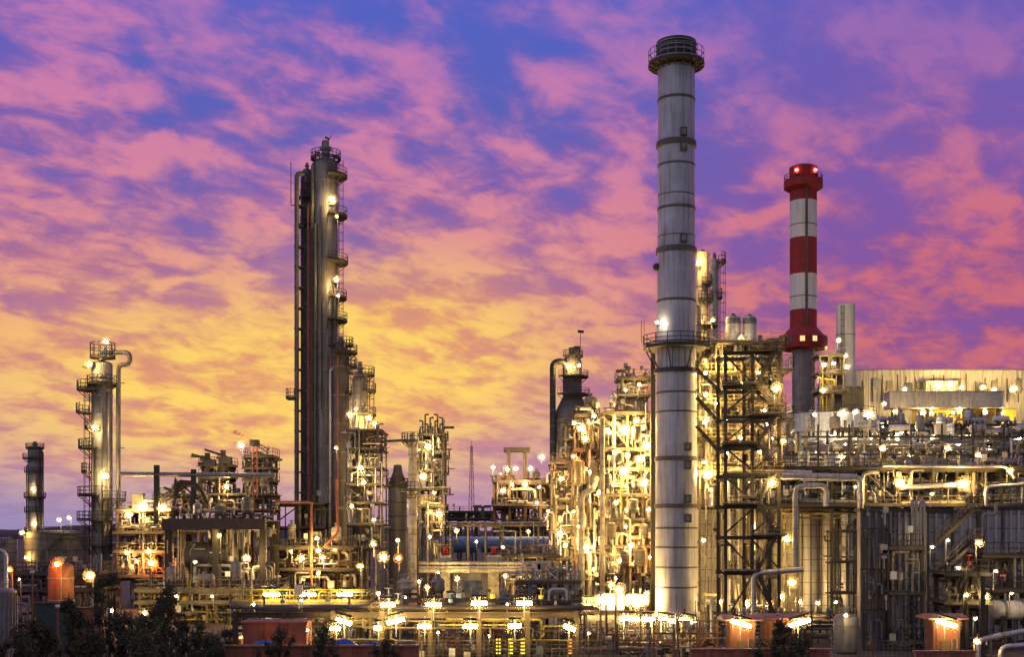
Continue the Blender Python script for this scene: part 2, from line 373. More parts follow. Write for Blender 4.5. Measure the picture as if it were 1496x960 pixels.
def frame(key, label, px0, px1, D, dep, pys, nx=3, ny=2, m='dark', pw=.3, rails=True, brace=.35, npipe=20, stairs=None, seed=1, name='steel_frame', cat='steel frame',
          deck=True, dm='grate', pm=('alu', 'cream', 'grey', 'khaki'), long=0, longr=(.1, .3), bm=None, base=0, top=0, pr=(.07, .2), valves=6, overhang=.5, rm=None, boxes=4, xtra=0, xs_=1.0):
    rnd = random.Random(seed); bm = bm or m; rm = rm or m
    x0, x1 = X(px0, D), X(px1, D); xs = [x0+(x1-x0)*i/(nx-1) for i in range(nx)]; ys = [D+dep*i/(ny-1) for i in range(ny)]
    zs = sorted(Z(p, D) for p in pys); zt = zs[-1]+top
    t = thing(name, label, cat, ((x0+x1)/2, D+dep/2, base))
    for x in xs:
        for y in ys:
            b = MB(); b.box(x-pw/2, y-pw/2, base, x+pw/2, y-pw/2+pw*.2, zt); b.box(x-pw/2, y+pw/2-pw*.2, base, x+pw/2, y+pw/2, zt); b.box(x-pw*.1, y-pw*.3+.001, base, x+pw*.1, y+pw*.3-.001, zt)
            b.box(x-pw*.8, y-pw*.8, base, x+pw*.8, y+pw*.8, base+.25)
            b.build('post', m, t)
    bh = pw*1.25
    for z in zs:
        for y in ys: MB().ibeam((x0-.3, y, z-bh/2-.11), (x1+.3, y, z-bh/2-.11), pw*.8, bh).build('beam', bm, t)
        for x in xs: MB().ibeam((x, D-.2, z-bh*1.5-.13), (x, D+dep+.2, z-bh*1.5-.13), pw*.6, bh*.8).build('cross_beam', bm, t)
        if deck:
            b = MB(); o = overhang; n = max(2, int((x1-x0)/2.2))
            for i in range(n):
                xa = x0-o+(x1-x0+2*o)*i/n; xb = x0-o+(x1-x0+2*o)*(i+1)/n-.03; b.box(xa, D-o, z-.10, xb, D+dep+o, z)
            b.box(x0-o-.05, D-o-.05, z-.22, x1+o+.05, D-o-.003, z+.06)
            b.build('deck', dm, t)
        if rails:
            o = overhang-.08
            MB().rail([(x0-o, D+dep+o, z), (x0-o, D-o, z), (x1+o, D-o, z), (x1+o, D+dep+o, z)], 1.1, 1.8, .06).build('handrail', rm, t)
    lv = [base]+zs
    for i in range(nx-1):
        for j in range(len(lv)-1):
            if rnd.random() < brace:
                a = (xs[i], D-pw*.1, lv[j]+.2); b = (xs[i+1], D-pw*.1, lv[j+1]-.6)
                if rnd.random() < .5: a, b = (xs[i+1], D-pw*.1, lv[j]+.2), (xs[i], D-pw*.1, lv[j+1]-.6)
                MB().bar(a, b, pw*.5, pw*.6).build('brace', m, t)
    for (i, j, dirn) in (stairs or ()):
        a = Vector((xs[i]+.4, D-1.25+(.0), lv[j])); b = Vector((xs[i+1]-.4, D-1.25, lv[j+1]))
        if dirn < 0: a.x, b.x = b.x, a.x
        stair_part(t, a, b, .85, m)
    for k in range(npipe):
        r = rnd.uniform(*pr); mm = rnd.choice(pm); y = D+rnd.uniform(-.45, dep*.7); q = rnd.random(); j = rnd.randrange(len(lv)-1) if len(lv) > 1 else 0
        za, zb = lv[j], lv[j+1]; xa = rnd.uniform(x0, x1); w = (x1-x0)*rnd.uniform(.12, .5)*rnd.choice((-1, 1)); xb = min(x1+.6, max(x0-.6, xa+w))
        if q < .38:
            j2 = min(len(lv)-1, j+rnd.choice((1, 1, 2, 3))); pts = [(xa, y, za), (xa, y, lv[j2]+rnd.uniform(-.8, 1.2))]
            if rnd.random() < .6: pts.append((xa+rnd.choice((-1, 1))*rnd.uniform(.6, 2.2), y, pts[-1][2]))
        elif q < .62:
            z = zb-rnd.uniform(.7, 1.6); pts = [(xa, y, z-rnd.uniform(.5, 2)), (xa, y, z), (xb, y, z)]
            if rnd.random() < .5: pts.append((xb, y, z+rnd.choice((-1, .6))*rnd.uniform(.6, 1.6)))
        elif q < .85:
            h = rnd.uniform(.8, min(2.6, max(1.0, zb-za-.6))); pts = [(xa, y, za), (xa, y, za+h), (xb, y, za+h), (xb, y, za)]
        else:
            z = za+rnd.uniform(.3, .9); pts = [(xa, y, z), (xb, y, z), (xb, y+rnd.uniform(.5, 2), z)]
        pipe_part(t, rnd, pts, r, mm)
    for k in range(valves):
        j = rnd.randrange(len(lv)); valve_part(t, (rnd.uniform(x0, x1), D+rnd.uniform(-.3, dep*.4), lv[j]+rnd.uniform(.6, 1.1)), rnd.uniform(.22, .4), rnd.choice(('red', 'grey', 'blue', 'grey', 'yellow')))
    for k in range(boxes):
        j = rnd.randrange(len(lv)); x = rnd.uniform(x0, x1); z = lv[j]+rnd.uniform(.7, 1.3); w = rnd.uniform(.3, .6); y = D-.25
        b = MB().box(x-w/2, y, z, x+w/2, y+.22, z+w*1.3); b.bar((x, y+.3, z-1.0), (x, y+.3, z+w), .07); b.build('junction_box', rnd.choice(('grey', 'white', 'cream')), t)
    if xtra:                                                    # the countless small lines, stubs and fittings beyond the hundred larger pipes
        pp = {}
        xm = pm+('white', 'cream', 'dark', 'columndark')
        for k in range(xtra):
            b = pp.setdefault(rnd.choice(xm) if rnd.random() > .03 else rnd.choice(('red', 'yellow', 'blue')), MB()); x = rnd.uniform(x0-.3, x1+.3); y = D+rnd.uniform(-.5, dep*.6); z = rnd.uniform(lv[0]+.2, zt); q = rnd.random(); r = rnd.uniform(.035, .10)*xs_
            if q < .45: b.tube([(x, y, z), (x, y, z+rnd.uniform(.5, 3.2))], r, 6)
            elif q < .62: b.tube([(x, y, z), (x+rnd.uniform(.5, 2.5), y, z)], r, 6)
            elif q < .72: b.tube([(x, y, z), (x, y, z+rnd.uniform(.4, 1.5)), (x+rnd.uniform(-1.2, 1.2), y, z+1.5)], r, 6)
            elif q < .86: w = rnd.uniform(.12, .35)*xs_; b.box(x-w, y-.15, z-w*rnd.uniform(.6, 1.6), x+w, y+.15, z+w)
            else: w = rnd.uniform(.12, .38)*xs_; b.lathe((x, y, z), [(w*.6, -w), (w, -w*.8), (w, w*.8), (w*.5, w)], 8, rnd.choice('xyz'))
        multi('small_pipe', pp, t)['kind'] = 'stuff'
    if long:
        for z in zs:
            for k in range(long):
                r = rnd.uniform(*longr); y = D+.3+(dep-.6)*(k+.5)/long; ya = z+r+.02
                pts = [(x0-.8-rnd.random()*.8, y, ya), (x1+.8+rnd.random()*.8, y, ya)]
                if rnd.random() < .3: xx = rnd.uniform(x0, x1); pts = [(xx, y, ya-rnd.uniform(1.0, 2.5)), (xx, y, ya+.001), pts[1]]
                pipe_part(t, rnd, pts, r, rnd.choice(pm), r*2.5)
    FR[key] = dict(t=t, xs=xs, zs=zs, lv=lv, D=D, dep=dep, x0=x0, x1=x1)
    return t
def fill_equipment(key, anchor, n, seed, ms=('alu', 'cream', 'grey', 'white'), lvl=None, hmax=.8, y0=.15, y1=.7):
    """drums, exchangers, cabinets and pumps standing on the decks of a frame"""
    f = FR[key]; rnd = random.Random(seed); lv = f['lv']; used = {}
    WD = ('ground', 'lowest deck', 'second deck', 'third deck', 'fourth deck', 'fifth deck', 'sixth deck', 'seventh deck', 'eighth deck')
    for k in range(n):
        j = rnd.choice(lvl) if lvl is not None else rnd.randrange(len(lv))
        gap = (lv[j+1]-lv[j]-.9) if j+1 < len(lv) else 3.5
        D = f['D']+f['dep']*rnd.uniform(y0, y1); i = used.setdefault(j, [])
        for _ in range(12):
            x = rnd.uniform(f['x0']+.8, f['x1']-.8)
            if all(abs(x-u) > 1.7 for u in i): break
        else: continue
        i.append(x); px = CX+x*F/D; py = HY-(lv[j]-CZ)*F/D; s = F/D; q = rnd.random(); m = rnd.choice(ms)
        mw = {'alu': 'silvery', 'cream': 'cream', 'grey': 'grey', 'white': 'white', 'khaki': 'khaki', 'columndark': 'dark', 'column': 'grey'}[m]
        where = f'on the {WD[j]} of the {anchor}' if j else f'at the foot of the {anchor}'
        if q < .5: upright_drum(px, py, D, rnd.uniform(.9, 1.8)*s, max(1.2, gap*rnd.uniform(.55, .95))*s, m, f'{mw} upright drum', where)
        elif q < .75: w = rnd.uniform(.8, 1.3); l = rnd.uniform(2, 3.2); lying_drum(px-l/2*s, px+l/2*s, py-(w/2+.5)*s, D, w*s, m, f'{mw} lying drum', where, flange=rnd.random() < .5)
        elif q < .9: cabinet(px, py, D, rnd.uniform(1.0, 1.8)*s, min(max(1.2, gap), rnd.uniform(1.5, 2.2))*s, rnd.choice(('grey', 'white', 'cream')), 'double door cabinet', where)
        else: pump(px, py, D, rnd.uniform(1.4, 2.0)*s, 'blue grey pump', where)
def big_pipe(label, pts, r, m='alu', el=None, name='insulated_pipe', sup=True):
    pts = [Vector(p) for p in pts]; zmin = min(pts, key=lambda p: p.z); base = Vector((zmin.x, zmin.y, zmin.z))
    t = thing(name, label, 'pipe', base)
    MB().tube(pts, r, 14, el or r*2.6).build('cladding', m, t)
    for a, b in zip(pts, pts[1:]):
        d = b-a; n = int(d.length/3.2)
        for i in range(1, n+1):
            q = a+d*i/(n+1); e = d.normalized()*.05; MB().tube([q-e, q+e], r+.035, 14).build('band', 'grey', t)
    return t
# ------------------------------------------------------------------ camera, sky
cam = bpy.data.cameras.new('camera'); camo = bpy.data.objects.new('camera', cam); COL.objects.link(camo)
camo.location = (0, 0, CZ); camo.rotation_euler = (R(90), 0, 0)
cam.sensor_width = 36; cam.lens = 36*F/1496; cam.shift_y = (HY-480)/1496; cam.clip_start = .5; cam.clip_end = 20000
SC.camera = camo
SC.view_settings.view_transform = 'Standard'; SC.view_settings.look = 'None'; SC.view_settings.exposure = 0; SC.view_settings.gamma = 1; SC.view_settings.use_curve_mapping = False
SC.cycles.use_denoising = True; SC.cycles.sample_clamp_indirect = 4; SC.cycles.max_bounces = 5; SC.cycles.diffuse_bounces = 3; SC.cycles.glossy_bounces = 2
SC.cycles.caustics_reflective = False; SC.cycles.caustics_refractive = False

w = bpy.data.worlds.new('World'); SC.world = w; w.use_nodes = True
t = w.node_tree; t.nodes.clear()
def V(n): return n.outputs[0]
def _in(n, i, v):
    if isinstance(v, (int, float)): n.inputs[i].default_value = v
    elif isinstance(v, tuple): n.inputs[i].default_value = v
    else: L(t, v, n.inputs[i])
def M(op, a, b=0.0, c=None, clamp=False):
    n = N(t, 'ShaderNodeMath', operation=op, use_clamp=clamp); _in(n, 0, a); _in(n, 1, b)
    if c is not None: _in(n, 2, c)
    return V(n)
def MR(v, a, b, c=0.0, d=1.0, kind='SMOOTHSTEP'):
    n = N(t, 'ShaderNodeMapRange', interpolation_type=kind); _in(n, 0, v)
    for i, q in zip((1, 2, 3, 4), (a, b, c, d)): _in(n, i, q)
    return V(n)
def MIX(f, a, b):
    n = N(t, 'ShaderNodeMix', data_type='RGBA'); _in(n, 0, f)
    for k, q in ((6, a), (7, b)): _in(n, k, q)
    return n.outputs[2]
def RAMP(v, stops):
    n = N(t, 'ShaderNodeValToRGB'); _in(n, 0, v); e = n.color_ramp.elements
    while len(e) < len(stops): e.new(.5)
    for q, (p, c) in zip(e, stops): q.position = p; q.color = lin(c)
    return V(n)
def XYZ(x, y, z):
    n = N(t, 'ShaderNodeCombineXYZ'); _in(n, 0, x); _in(n, 1, y); _in(n, 2, z); return V(n)
def NOISE(vec, sc, det, rough, dist=0.0):
    n = N(t, 'ShaderNodeTexNoise', ins={'Scale': sc, 'Detail': det, 'Roughness': rough, 'Distortion': dist}); L(t, vec, n.inputs['Vector']); return V(n)
tc = N(t, 'ShaderNodeTexCoord'); sp = N(t, 'ShaderNodeSeparateXYZ'); L(t, tc.outputs['Generated'], sp.inputs[0])
dx, dy, dz = sp.outputs
h = M('ARCTAN2', dx, dy); el = M('ARCSINE', dz)
den = M('ADD', M('MAXIMUM', dz, 0.0), .28)
qx, qy = M('DIVIDE', dx, den), M('DIVIDE', dy, den)
CA, SA = math.cos(R(CLOUD_ROT)), math.sin(R(CLOUD_ROT))
u = M('ADD', M('MULTIPLY', qx, CA), M('MULTIPLY', qy, SA)); v = M('SUBTRACT', M('MULTIPLY', qy, CA), M('MULTIPLY', qx, SA))
vec = XYZ(M('MULTIPLY', u, CLOUD_ST), v, CLOUD_SEED)
big = NOISE(vec, 3.1, 3.0, .5, .3)
mid = NOISE(vec, 9.0, 7.0, .50, .35)
fine = NOISE(XYZ(M('MULTIPLY', u, .72), v, 7.7), 20.0, 6.0, .6, .4)
n = M('ADD', M('MULTIPLY', big, .55), M('ADD', M('MULTIPLY', mid, .78), M('MULTIPLY', fine, .26)))      # mean about .79
# more open sky on high, closed cloud deck low
thr = MR(el, .12, .42, .60, .81, 'LINEAR'); thr = M('ADD', thr, MR(h, .05, .30, 0.0, .03))
cover = MR(n, M('SUBTRACT', thr, .16), M('ADD', thr, .18))
cover = M('MULTIPLY', cover, M('SUBTRACT', 1.0, M('MULTIPLY', M('MULTIPLY', MR(h, .0, .32), MR(el, .24, .38)), .62)))
shade = MR(M('ADD', M('MULTIPLY', mid, .6), M('MULTIPLY', fine, .4)), .39, .60)
e01 = M('DIVIDE', el, .45, clamp=True)
clear = RAMP(e01, [(0, (136,128,186)), (.12, (148,120,176)), (.3, (160,104,158)), (.5, (120,96,174)), (.72, (88,96,184)), (1, (78,98,198))])
c_lo = RAMP(e01, [(0, (150,132,186)), (.12, (168,122,168)), (.3, (178,104,140)), (.5, (160,94,152)), (.75, (132,92,172)), (1, (122,94,186))])
c_hi = RAMP(e01, [(0, (168,140,188)), (.12, (184,134,170)), (.3, (228,146,132)), (.5, (220,136,148)), (.75, (202,124,172)), (1, (180,118,188))])
cloud = MIX(shade, c_lo, c_hi)
# right side turns magenta
mg = M('MULTIPLY', MR(h, .02, .30), MR(el, .42, .16)); clear = MIX(M('MULTIPLY', mg, .75), clear, lin((130,78,152)))
clear = MIX(M('MULTIPLY', MR(h, .05, .3), .45), clear, lin((128,88,172)))
cloud = MIX(M('MULTIPLY', mg, .72), cloud, MIX(shade, lin((126,72,138)), lin((192,86,116))))
# after-glow of the sun that has just set
def GLOW(h0, e0, sh, se):
    a = M('DIVIDE', M('SUBTRACT', h, h0), sh); b = M('DIVIDE', M('SUBTRACT', el, e0), se)
    return M('EXPONENT', M('MULTIPLY', M('ADD', M('MULTIPLY', a, a), M('MULTIPLY', b, b)), -1.0))
g = M('ADD', M('MULTIPLY', GLOW(-.21, .108, .25, .080), 1.15), M('MULTIPLY', GLOW(-.07, .160, .10, .055), .65), clamp=True)
gc = MIX(shade, lin((228,156,110)), lin((255,214,104)))
cloud = MIX(M('MULTIPLY', g, .95), cloud, gc); clear = MIX(M('MULTIPLY', g, .7), clear, lin((214,146,122)))
sky = MIX(cover, clear, cloud)
# low haze band, bluish to the left
band = MR(el, .062, -.005); sky = MIX(M('MULTIPLY', band, .75), sky, MIX(MR(h, -.4, .0), lin((136,134,184)), lin((176,134,168))))
# the half of the sky behind the camera: made-up dusk fill, brighter left to shade round bodies
back = MR(dy, .3, -.3); sky = MIX(back, sky, MIX(MR(dx, -.7, .5), lin((186,182,206)), lin((132,128,148))))
sky = MIX(MR(dz, .0, -.03), sky, lin((40,34,40)))
nish = N(t, 'ShaderNodeTexSky', sky_type='NISHITA'); nish.sun_disc = False; nish.sun_elevation = R(1.0); nish.sun_rotation = R(-9.5); nish.altitude = 100
bg1 = N(t, 'ShaderNodeBackground'); L(t, sky, bg1.inputs[0]); bg1.inputs[1].default_value = 1.0
bg2 = N(t, 'ShaderNodeBackground'); L(t, V(nish), bg2.inputs[0]); bg2.inputs[1].default_value = .002
ads = N(t, 'ShaderNodeAddShader'); L(t, V(bg1), ads.inputs[0]); L(t, V(bg2), ads.inputs[1])
wo = N(t, 'ShaderNodeOutputWorld'); L(t, V(ads), wo.inputs[0])
w.cycles.sampling_method = 'MANUAL'; w.cycles.sample_map_resolution = 512
sun = bpy.data.lights.new('sun', 'SUN'); sun.energy = .5; sun.angle = R(10); sun.color = (1, .72, .5)
so = bpy.data.objects.new('sun', sun); COL.objects.link(so); so.rotation_euler = Vector((X(500, 100), 100, 4)).to_track_quat('Z', 'Y').to_euler()

# ------------------------------------------------------------------ ground
def sheet(name, x0, y0, x1, y1, z, m):
    b = MB(); b.add([(x0,y0,z),(x1,y0,z),(x1,y1,z),(x0,y1,z)], [(0,1,2,3)]); o = b.build(name, m, None, (0,0,z)); o['kind'] = 'structure'; o['label'] = 'dark bare ground of the plant yard' if name == 'ground' else 'asphalt plant road behind the fence'
    return o
sheet('ground', -6000, -300, 6000, 9000, 0, 'soil')
sheet('road', -140, 101, 140, 108, .004, 'asphalt')
def hills():
    b = MB(); rnd = random.Random(4); n = 70; D0, D1 = 2300, 2700; v = []
    for i in range(n+1):
        x = -1900+i*3800/n; z = 20+9*math.sin(i*.7)+rnd.uniform(0, 8)
        v += [(x, D0, 0), (x, D0+120, z*.7), (x, D1-140, z), (x, D1, 0)]
    f = [(i*4+k, i*4+4+k, i*4+5+k, i*4+1+k) for i in range(n) for k in range(3)]
    b.add(v, f); o = b.build('hills', 'leafdark', None, (0, D0, 0)); o['kind'] = 'structure'; o['label'] = 'low dark wooded hills on the horizon'
hills()
# ================================================================== THE LANDMARKS
# ---- tall steel chimney in front
def main_chimney():
    D = 150; c = (X(988, D), D); t = thing('chimney', 'tallest chimney, grey steel with dark rings and a railed dark crown', 'chimney', (c[0], c[1], 0))
    rb, rt = S(30.5, D), S(26.8, D); z = lambda py: Z(py, D)
    MB().lathe((c[0], c[1], 0), [(rb*1.12, 0), (rb*1.12, .5), (rb, .52), (rb*.985, z(700)), (rb*.95, z(500)), (rt, z(300)), (rt, z(96))], 48).build('shaft', 'stackskin', t)
    def rad(py): return rt if py < 300 else rt+(rb*.985-rt)*(py-300)/400 if py < 700 else rb*.99
    for py, h, e in ((147, .28, .05), (212, .62, .18), (243, .2, .04), (306, .3, .06), (367, .62, .18), (441, .3, .06), (575, .25, .05), (603, .22, .05), (671, .5, .14), (740, .5, .14), (772, .22, .04), (800, .22, .04), (829, .22, .04), (858, .22, .04), (287, .08, .03), (347, .08, .03)):
        MB().hoop(c, rad(py)+e/2, z(py), e+.04, h, 48).build('ring', 'columndark', t)
    for px, py in ((995, 200), (995, 222), (995, 354), (1001, 655), (1001, 681), (1001, 730), (1001, 758)):
        r = rad(py); x = X(px, D)-c[0]; a = math.asin(max(-1, min(1, x/r))); y = c[1]-r*math.cos(a); b = MB()
        cx = c[0]+x; b.box(cx-.42, y-.28, z(py)-.5, cx+.42, y+.3, z(py)+.5); o = b.build('port_box', 'columndark', t)
        MB().box(cx-.26, y-.33, z(py)-.3, cx+.26, y-.283, z(py)+.3).build('cover', 'grey', o)
    MB().ball((c[0]-rad(391)-.1, c[1]-.3, z(391)), .5, 10, 8).build('side_nozzle', 'dark', t)
    # crown
    MB().lathe((c[0], c[1], 0), [(rt*1.0, z(100)), (rt*1.08, z(97)), (rt*1.08, z(62)), (rt*.95, z(60.5)), (rt*.93, z(75)), (.05, z(75))], 48).build('crown', 'dark', t)
    for py in (66, 73, 80): MB().hoop(c, rt*1.09, z(py), .1, .14, 48).build('crown_band', 'grey', t)
    o = MB().sector(c, rt*1.085, S(41, D), z(97), z(93.5), 0, 2*PI, 36).build('crown_platform', 'dark', t)
    b = MB()
    for k in range(18):
        a = 2*PI*k/18; ca, sa = math.cos(a), math.sin(a); b.bar((c[0]+rt*ca, c[1]+rt*sa, z(103)), (c[0]+S(40, D)*ca, c[1]+S(40, D)*sa, z(97)), .12)
    b.build('bracket', 'dark', o); MB().arcrail(c, S(40.3, D), z(93.5), 0, 2*PI, S(19, D), .06, 22).build('railing', 'grey', o)
    # eight-sided service platform with struts
    zz = z(506); o = MB().sector(c, rad(506)+.05, S(50, D), zz-.4, zz, PI/8, 2*PI+PI/8, 8).build('service_platform', 'dark', t)
    MB().arcrail(c, S(48.5, D), zz, PI/8, 2*PI+PI/8, 1.2, .08, 16).build('railing', 'dark', o)
    b = MB()
    for k in range(8):
        a = PI/8+PI*k/4; ca, sa = math.cos(a), math.sin(a); r = rad(540)
        b.bar((c[0]+r*ca, c[1]+r*sa, z(543)), (c[0]+S(46, D)*ca, c[1]+S(46, D)*sa, zz-.35), .13)
    b.sector(c, rad(540), rad(540)+.35, z(546), z(540), 0, 2*PI, 32); b.build('strut', 'dark', o)
    b = MB()
    for k in range(20):
        a = 2*PI*k/20; r = rad(525); b.bar((c[0]+r*math.cos(a), c[1]+r*math.sin(a), z(541)), (c[0]+r*math.cos(a), c[1]+r*math.sin(a), zz-.4), .07, .14)
    b.build('stiffener', 'dark', o)
    b = MB()
    for px in (937, 941, 1029): q = P(px, 500, 147); b.bar((q.x, q.y, zz), (q.x, q.y, zz+2.6), .06)
    b.build('lightning_rod', 'dark', o)
    ladder(t, c, rb, z(745), z(515), R(8)); ladder(t, c, rb*.97, z(500), z(100), R(65), cage=False)
    # slim support column under the left edge of the platform
    x = X(954, 156); b = MB().bar((x, 156, 0), (x, 156, Z(514, 156)), .55); b.build('leg', 'dark', t)
main_chimney()
# ---- red and white banded chimney
def banded_chimney():
    D = 262; c = (X(1173.5, D), D); t = thing('chimney', 'red and white banded chimney with a lit ring room and red warning lights', 'chimney', (c[0], c[1], 0))
    z = lambda py: Z(py, D); r = S(19.5, D)
    MB().lathe((c[0], c[1], 0), [(S(17, D), 0), (S(16.6, D), z(512))], 32).build('concrete_shaft', 'column', t)
    for a, b, m in ((490, 454, 'red'), (454, 402, 'chalk'), (402, 349, 'red'), (349, 295, 'chalk'), (295, 262, 'red')):
        MB().lathe((c[0], c[1], 0), [(r, z(a)), (r, z(b))], 32).build('paint_band', m, t)
    MB().lathe((c[0], c[1], 0), [(r, z(262)), (r*1.03, z(258)), (r*1.03, z(245)), (r*.8, z(243)), (r*.78, z(250)), (.05, z(250))], 32).build('crown', 'red', t)
    o = MB().lathe((c[0], c[1], 0), [(r*1.0, z(280)), (r*1.44, z(275)), (r*1.44, z(265)), (r*1.02, z(264))], 32).build('crown_gallery', 'red', t)
    MB().arcrail(c, r*1.4, z(265), 0, 2*PI, 1.2, .09, 20).build('railing', 'red', o)
    rr = MB().lathe((c[0], c[1], 0), [(r, z(512)), (S(33, D), z(511)), (S(35.5, D), z(504)), (S(35.5, D), z(494)), (S(30, D), z(491)), (r, z(479)), (r*.98, z(478))], 12).build('ring_room', 'red', t)
    for k in range(12):
        a = 2*PI*(k+.5)/12; q = S(35.5, D)*math.cos(PI/12); ca, sa = math.cos(a), math.sin(a)
        if sa > .5: continue
        p = Vector((c[0]+q*ca, c[1]+q*sa, z(499.5))); tt = Vector((-sa, ca, 0))*.5
        if k in (8, 9): MB().bar(p-tt, p+tt, .12, 1.1).build('window', 'litwindow', rr)
        else: MB().bar(p-tt, p+tt, .12, 1.2).build('window', 'glass', rr)
    MB().box(c[0]-.25, c[1]-r-.25, z(486), c[0]+.25, c[1]-r-.003, z(262)).build('cable_riser', 'columndark', t)
    for py in (330, 435): MB().hoop(c, r+.02, z(py), .06, .15, 32).build('seam', 'columndark', t)
    for px in (1160, 1187):
        l = thing('lamp', 'red warning lamp', 'warning lamp', (X(px, D), D-r*.72, z(257)), 'red warning lamps on the banded chimney'); q = (X(px, D), D-r*.72-.35, z(253))
        MB().ball(q, .42, 12, 8, .9).build('bulb', 'lampred', l); MB().ball(q, .78, 12, 8).build('halo_globe', 'lampglass', l); MB().box(q[0]-.5, q[1]-.3, q[2]-1.3, q[0]+.5, q[1]+.5, q[2]-.79).build('housing', 'dark', l)
        reg(l, 'round red warning lamp', 'topping the banded chimney')
banded_chimney()
t, c, r = tower('plain grey silo chimney beside the red and white chimney', 1235.5, 27, 445, 250, 'paleconcrete', 'silo', 'silo', lad=[(-120, 600, 450)], bands=5, nozzle=0, dome=.02)
# ---- tall tower group
t, c, r = tower('tallest distillation tower of the left group, grey with platforms down its right side', 476, 35, 229, 190, 'towerskin',
      plats=[(258, -75, 55, 1.5), (316, -75, 55, 1.5), (384, -75, 60, 1.6), (436, -70, 55, 1.4), (469, -75, 55, 1.5), (232, 0, 360, .5)],
      lad=[(-8, 870, 235)], risers=[(-150, .5, .16, 870, 300, 'rust'), (-62, .25, .1, 870, 520, 'redwall'), (-100, .2, .09, 600, 305, 'dark'), (-128, .35, .22, 870, 330, 'columndark'), (-45, .4, .2, 870, 420, 'columndark'), (-170, .25, .17, 870, 262, 'columndark'), (-160, .9, .12, 870, 300, 'redwall')], bands=11, nozzle=2.6)
b = MB()
for px, py0, py1 in ((471, 235, 207), (461, 235, 222), (488, 240, 226)): q0, q1 = P(px, py0, 190), P(px, py1, 190); b.tube([q0, q1, q1+Vector((.7, 0, -.1))], .16, 8)
b.bar(P(477, 212, 190), P(484, 197, 190), .08); b.bar(P(475, 200, 190), P(481, 203, 190), .25); b.build('vent_pipe', 'dark', t)
t, c, r = tower('slimmer dark tower standing just left of the tallest tower', 448.5, 14, 246, 192, 'columndark', plats=[(290, 180, 360, .7), (330, 180, 360, .7)], risers=[(-120, .3, .12, 870, 262, 'redwall'), (-60, .25, .1, 870, 280, 'grey')], bands=14, nozzle=1.0)
D = 189; t = big_pipe('tall dark overhead pipe looped over the top at the left of the tower group', [(X(433.5, D), D, 0), (X(433.5, D), D, Z(252, D)), (X(446, D), D+1, Z(252, D)), (X(446, D), D+1, Z(262, D))], S(3.4, D), 'columndark', 1.4, 'overhead_pipe')
for py in range(300, 740, 30): MB().box(X(430, D), D-.25, Z(py, D)-.1, X(443, D), D+1.5, Z(py, D)+.1).build('guide_bracket', 'dark', t)
b = MB().bar(P(425, 300, D), P(425, 236, D), .1); b.bar(P(425, 300, D), P(433, 300, D), .1); b.build('lightning_rod', 'dark', t)
o = MB().box(X(419, D), D-.9, Z(584, D), X(431, D), D+1.2, Z(581, D)).build('platform', 'dark', t); MB().rail([(X(431, D), D-.85, Z(581, D)), (X(419.5, D), D-.85, Z(581, D)), (X(419.5, D), D+1.1, Z(581, D))], 1.3, .8, .08).build('railing', 'dark', o)
big_pipe('slim dark riser filling the gap left of the slimmer dark tower', [(X(441, 191), 191, 0), P(441, 258, 191), P(447, 254, 192)], S(1.9, 191), 'columndark', .5, 'riser_pipe')
big_pipe('slim dark riser filling the gap left of the tallest tower', [(X(456.6, 189), 189, 0), P(456.6, 240, 189), P(468, 234, 190)], S(2.4, 189), 'columndark', .5, 'riser_pipe')
tower('second tall dark tower, half the height, right of the tallest tower', 498, 25, 506, 184, 'columndark', plats=[(516, -120, 80, 1.2), (535, -60, 60, 1.2), (575, -60, 60, 1.1), (505, 0, 360, .6)], lad=[(-5, 870, 510)], risers=[(-100, .2, .12, 880, 520, 'redwall'), (-150, .4, .2, 870, 540, 'alu')], bands=8, nozzle=1.5)
tower('short pale tower with railed top at the right of the tall group', 526, 23, 547, 179, 'column', plats=[(548, -150, 60, 1.0), (572, -70, 50, 1.2), (607, -120, 60, 1.2), (640, -120, 60, 1.3)], lad=[(0, 870, 550)], risers=[(-45, .3, .14, 870, 590, 'cream')], bands=7, nozzle=1.9)
# ---- far-left tower
tower('small distant tower at the left edge, behind the round tank', 51, 20, 652, 300, 'column', plats=[(655, 0, 360, .5), (670, 120, 330, 1.2), (690, 200, 340, .8), (727, 0, 360, .9), (748, 150, 330, .8)], lad=[(-30, 840, 655)], risers=[(-10, .5, .2, 840, 660, 'grey'), (-60, .3, .16, 840, 700, 'columndark'), (-140, .3, .16, 840, 680, 'rust')], bands=9, nozzle=1.2, dome=.08)
# ---- left tower with loop pipe
D = 168; t, c, r = tower('left grey tower with side platforms and a looped pipe over its head', 149, 30, 528, D, 'column',
      plats=[(570, 110, 265, 1.9), (603, 140, 230, 2.0), (655, 110, 265, 1.7), (724, 100, 275, 1.8), (731, -70, 40, 1.8), (760, 90, 400, 1.9), (562, 0, 360, .6), (797, 90, 400, 1.4), (690, 130, 240, 1.3), (625, 150, 230, .9)], dome=.15,
      lad=[(205, 850, 560)], risers=[(-40, .25, .14, 850, 575, 'grey'), (-70, .2, .1, 850, 600, 'columndark'), (-120, .25, .14, 850, 640, 'columndark')], bands=12, nozzle=1.0)
q = (X(150, D), D); o = MB().sector(q, r*.4, r+.3, Z(524, D), Z(522, D), 0, 2*PI, 20).build('platform', 'dark', t); MB().arcrail(q, r+.25, Z(522, D), 0, 2*PI, 1.9, .08, 12).build('railing', 'dark', o)
b = MB()
for pts in (((128, 538), (120, 536)), ((150, 524), (154, 503)), ((172, 560), (182, 560)), ((172, 655), (182, 655))): b.bar(P(*pts[0], D), P(*pts[1], D), .1)
b.build('lamp_arm', 'dark', t)
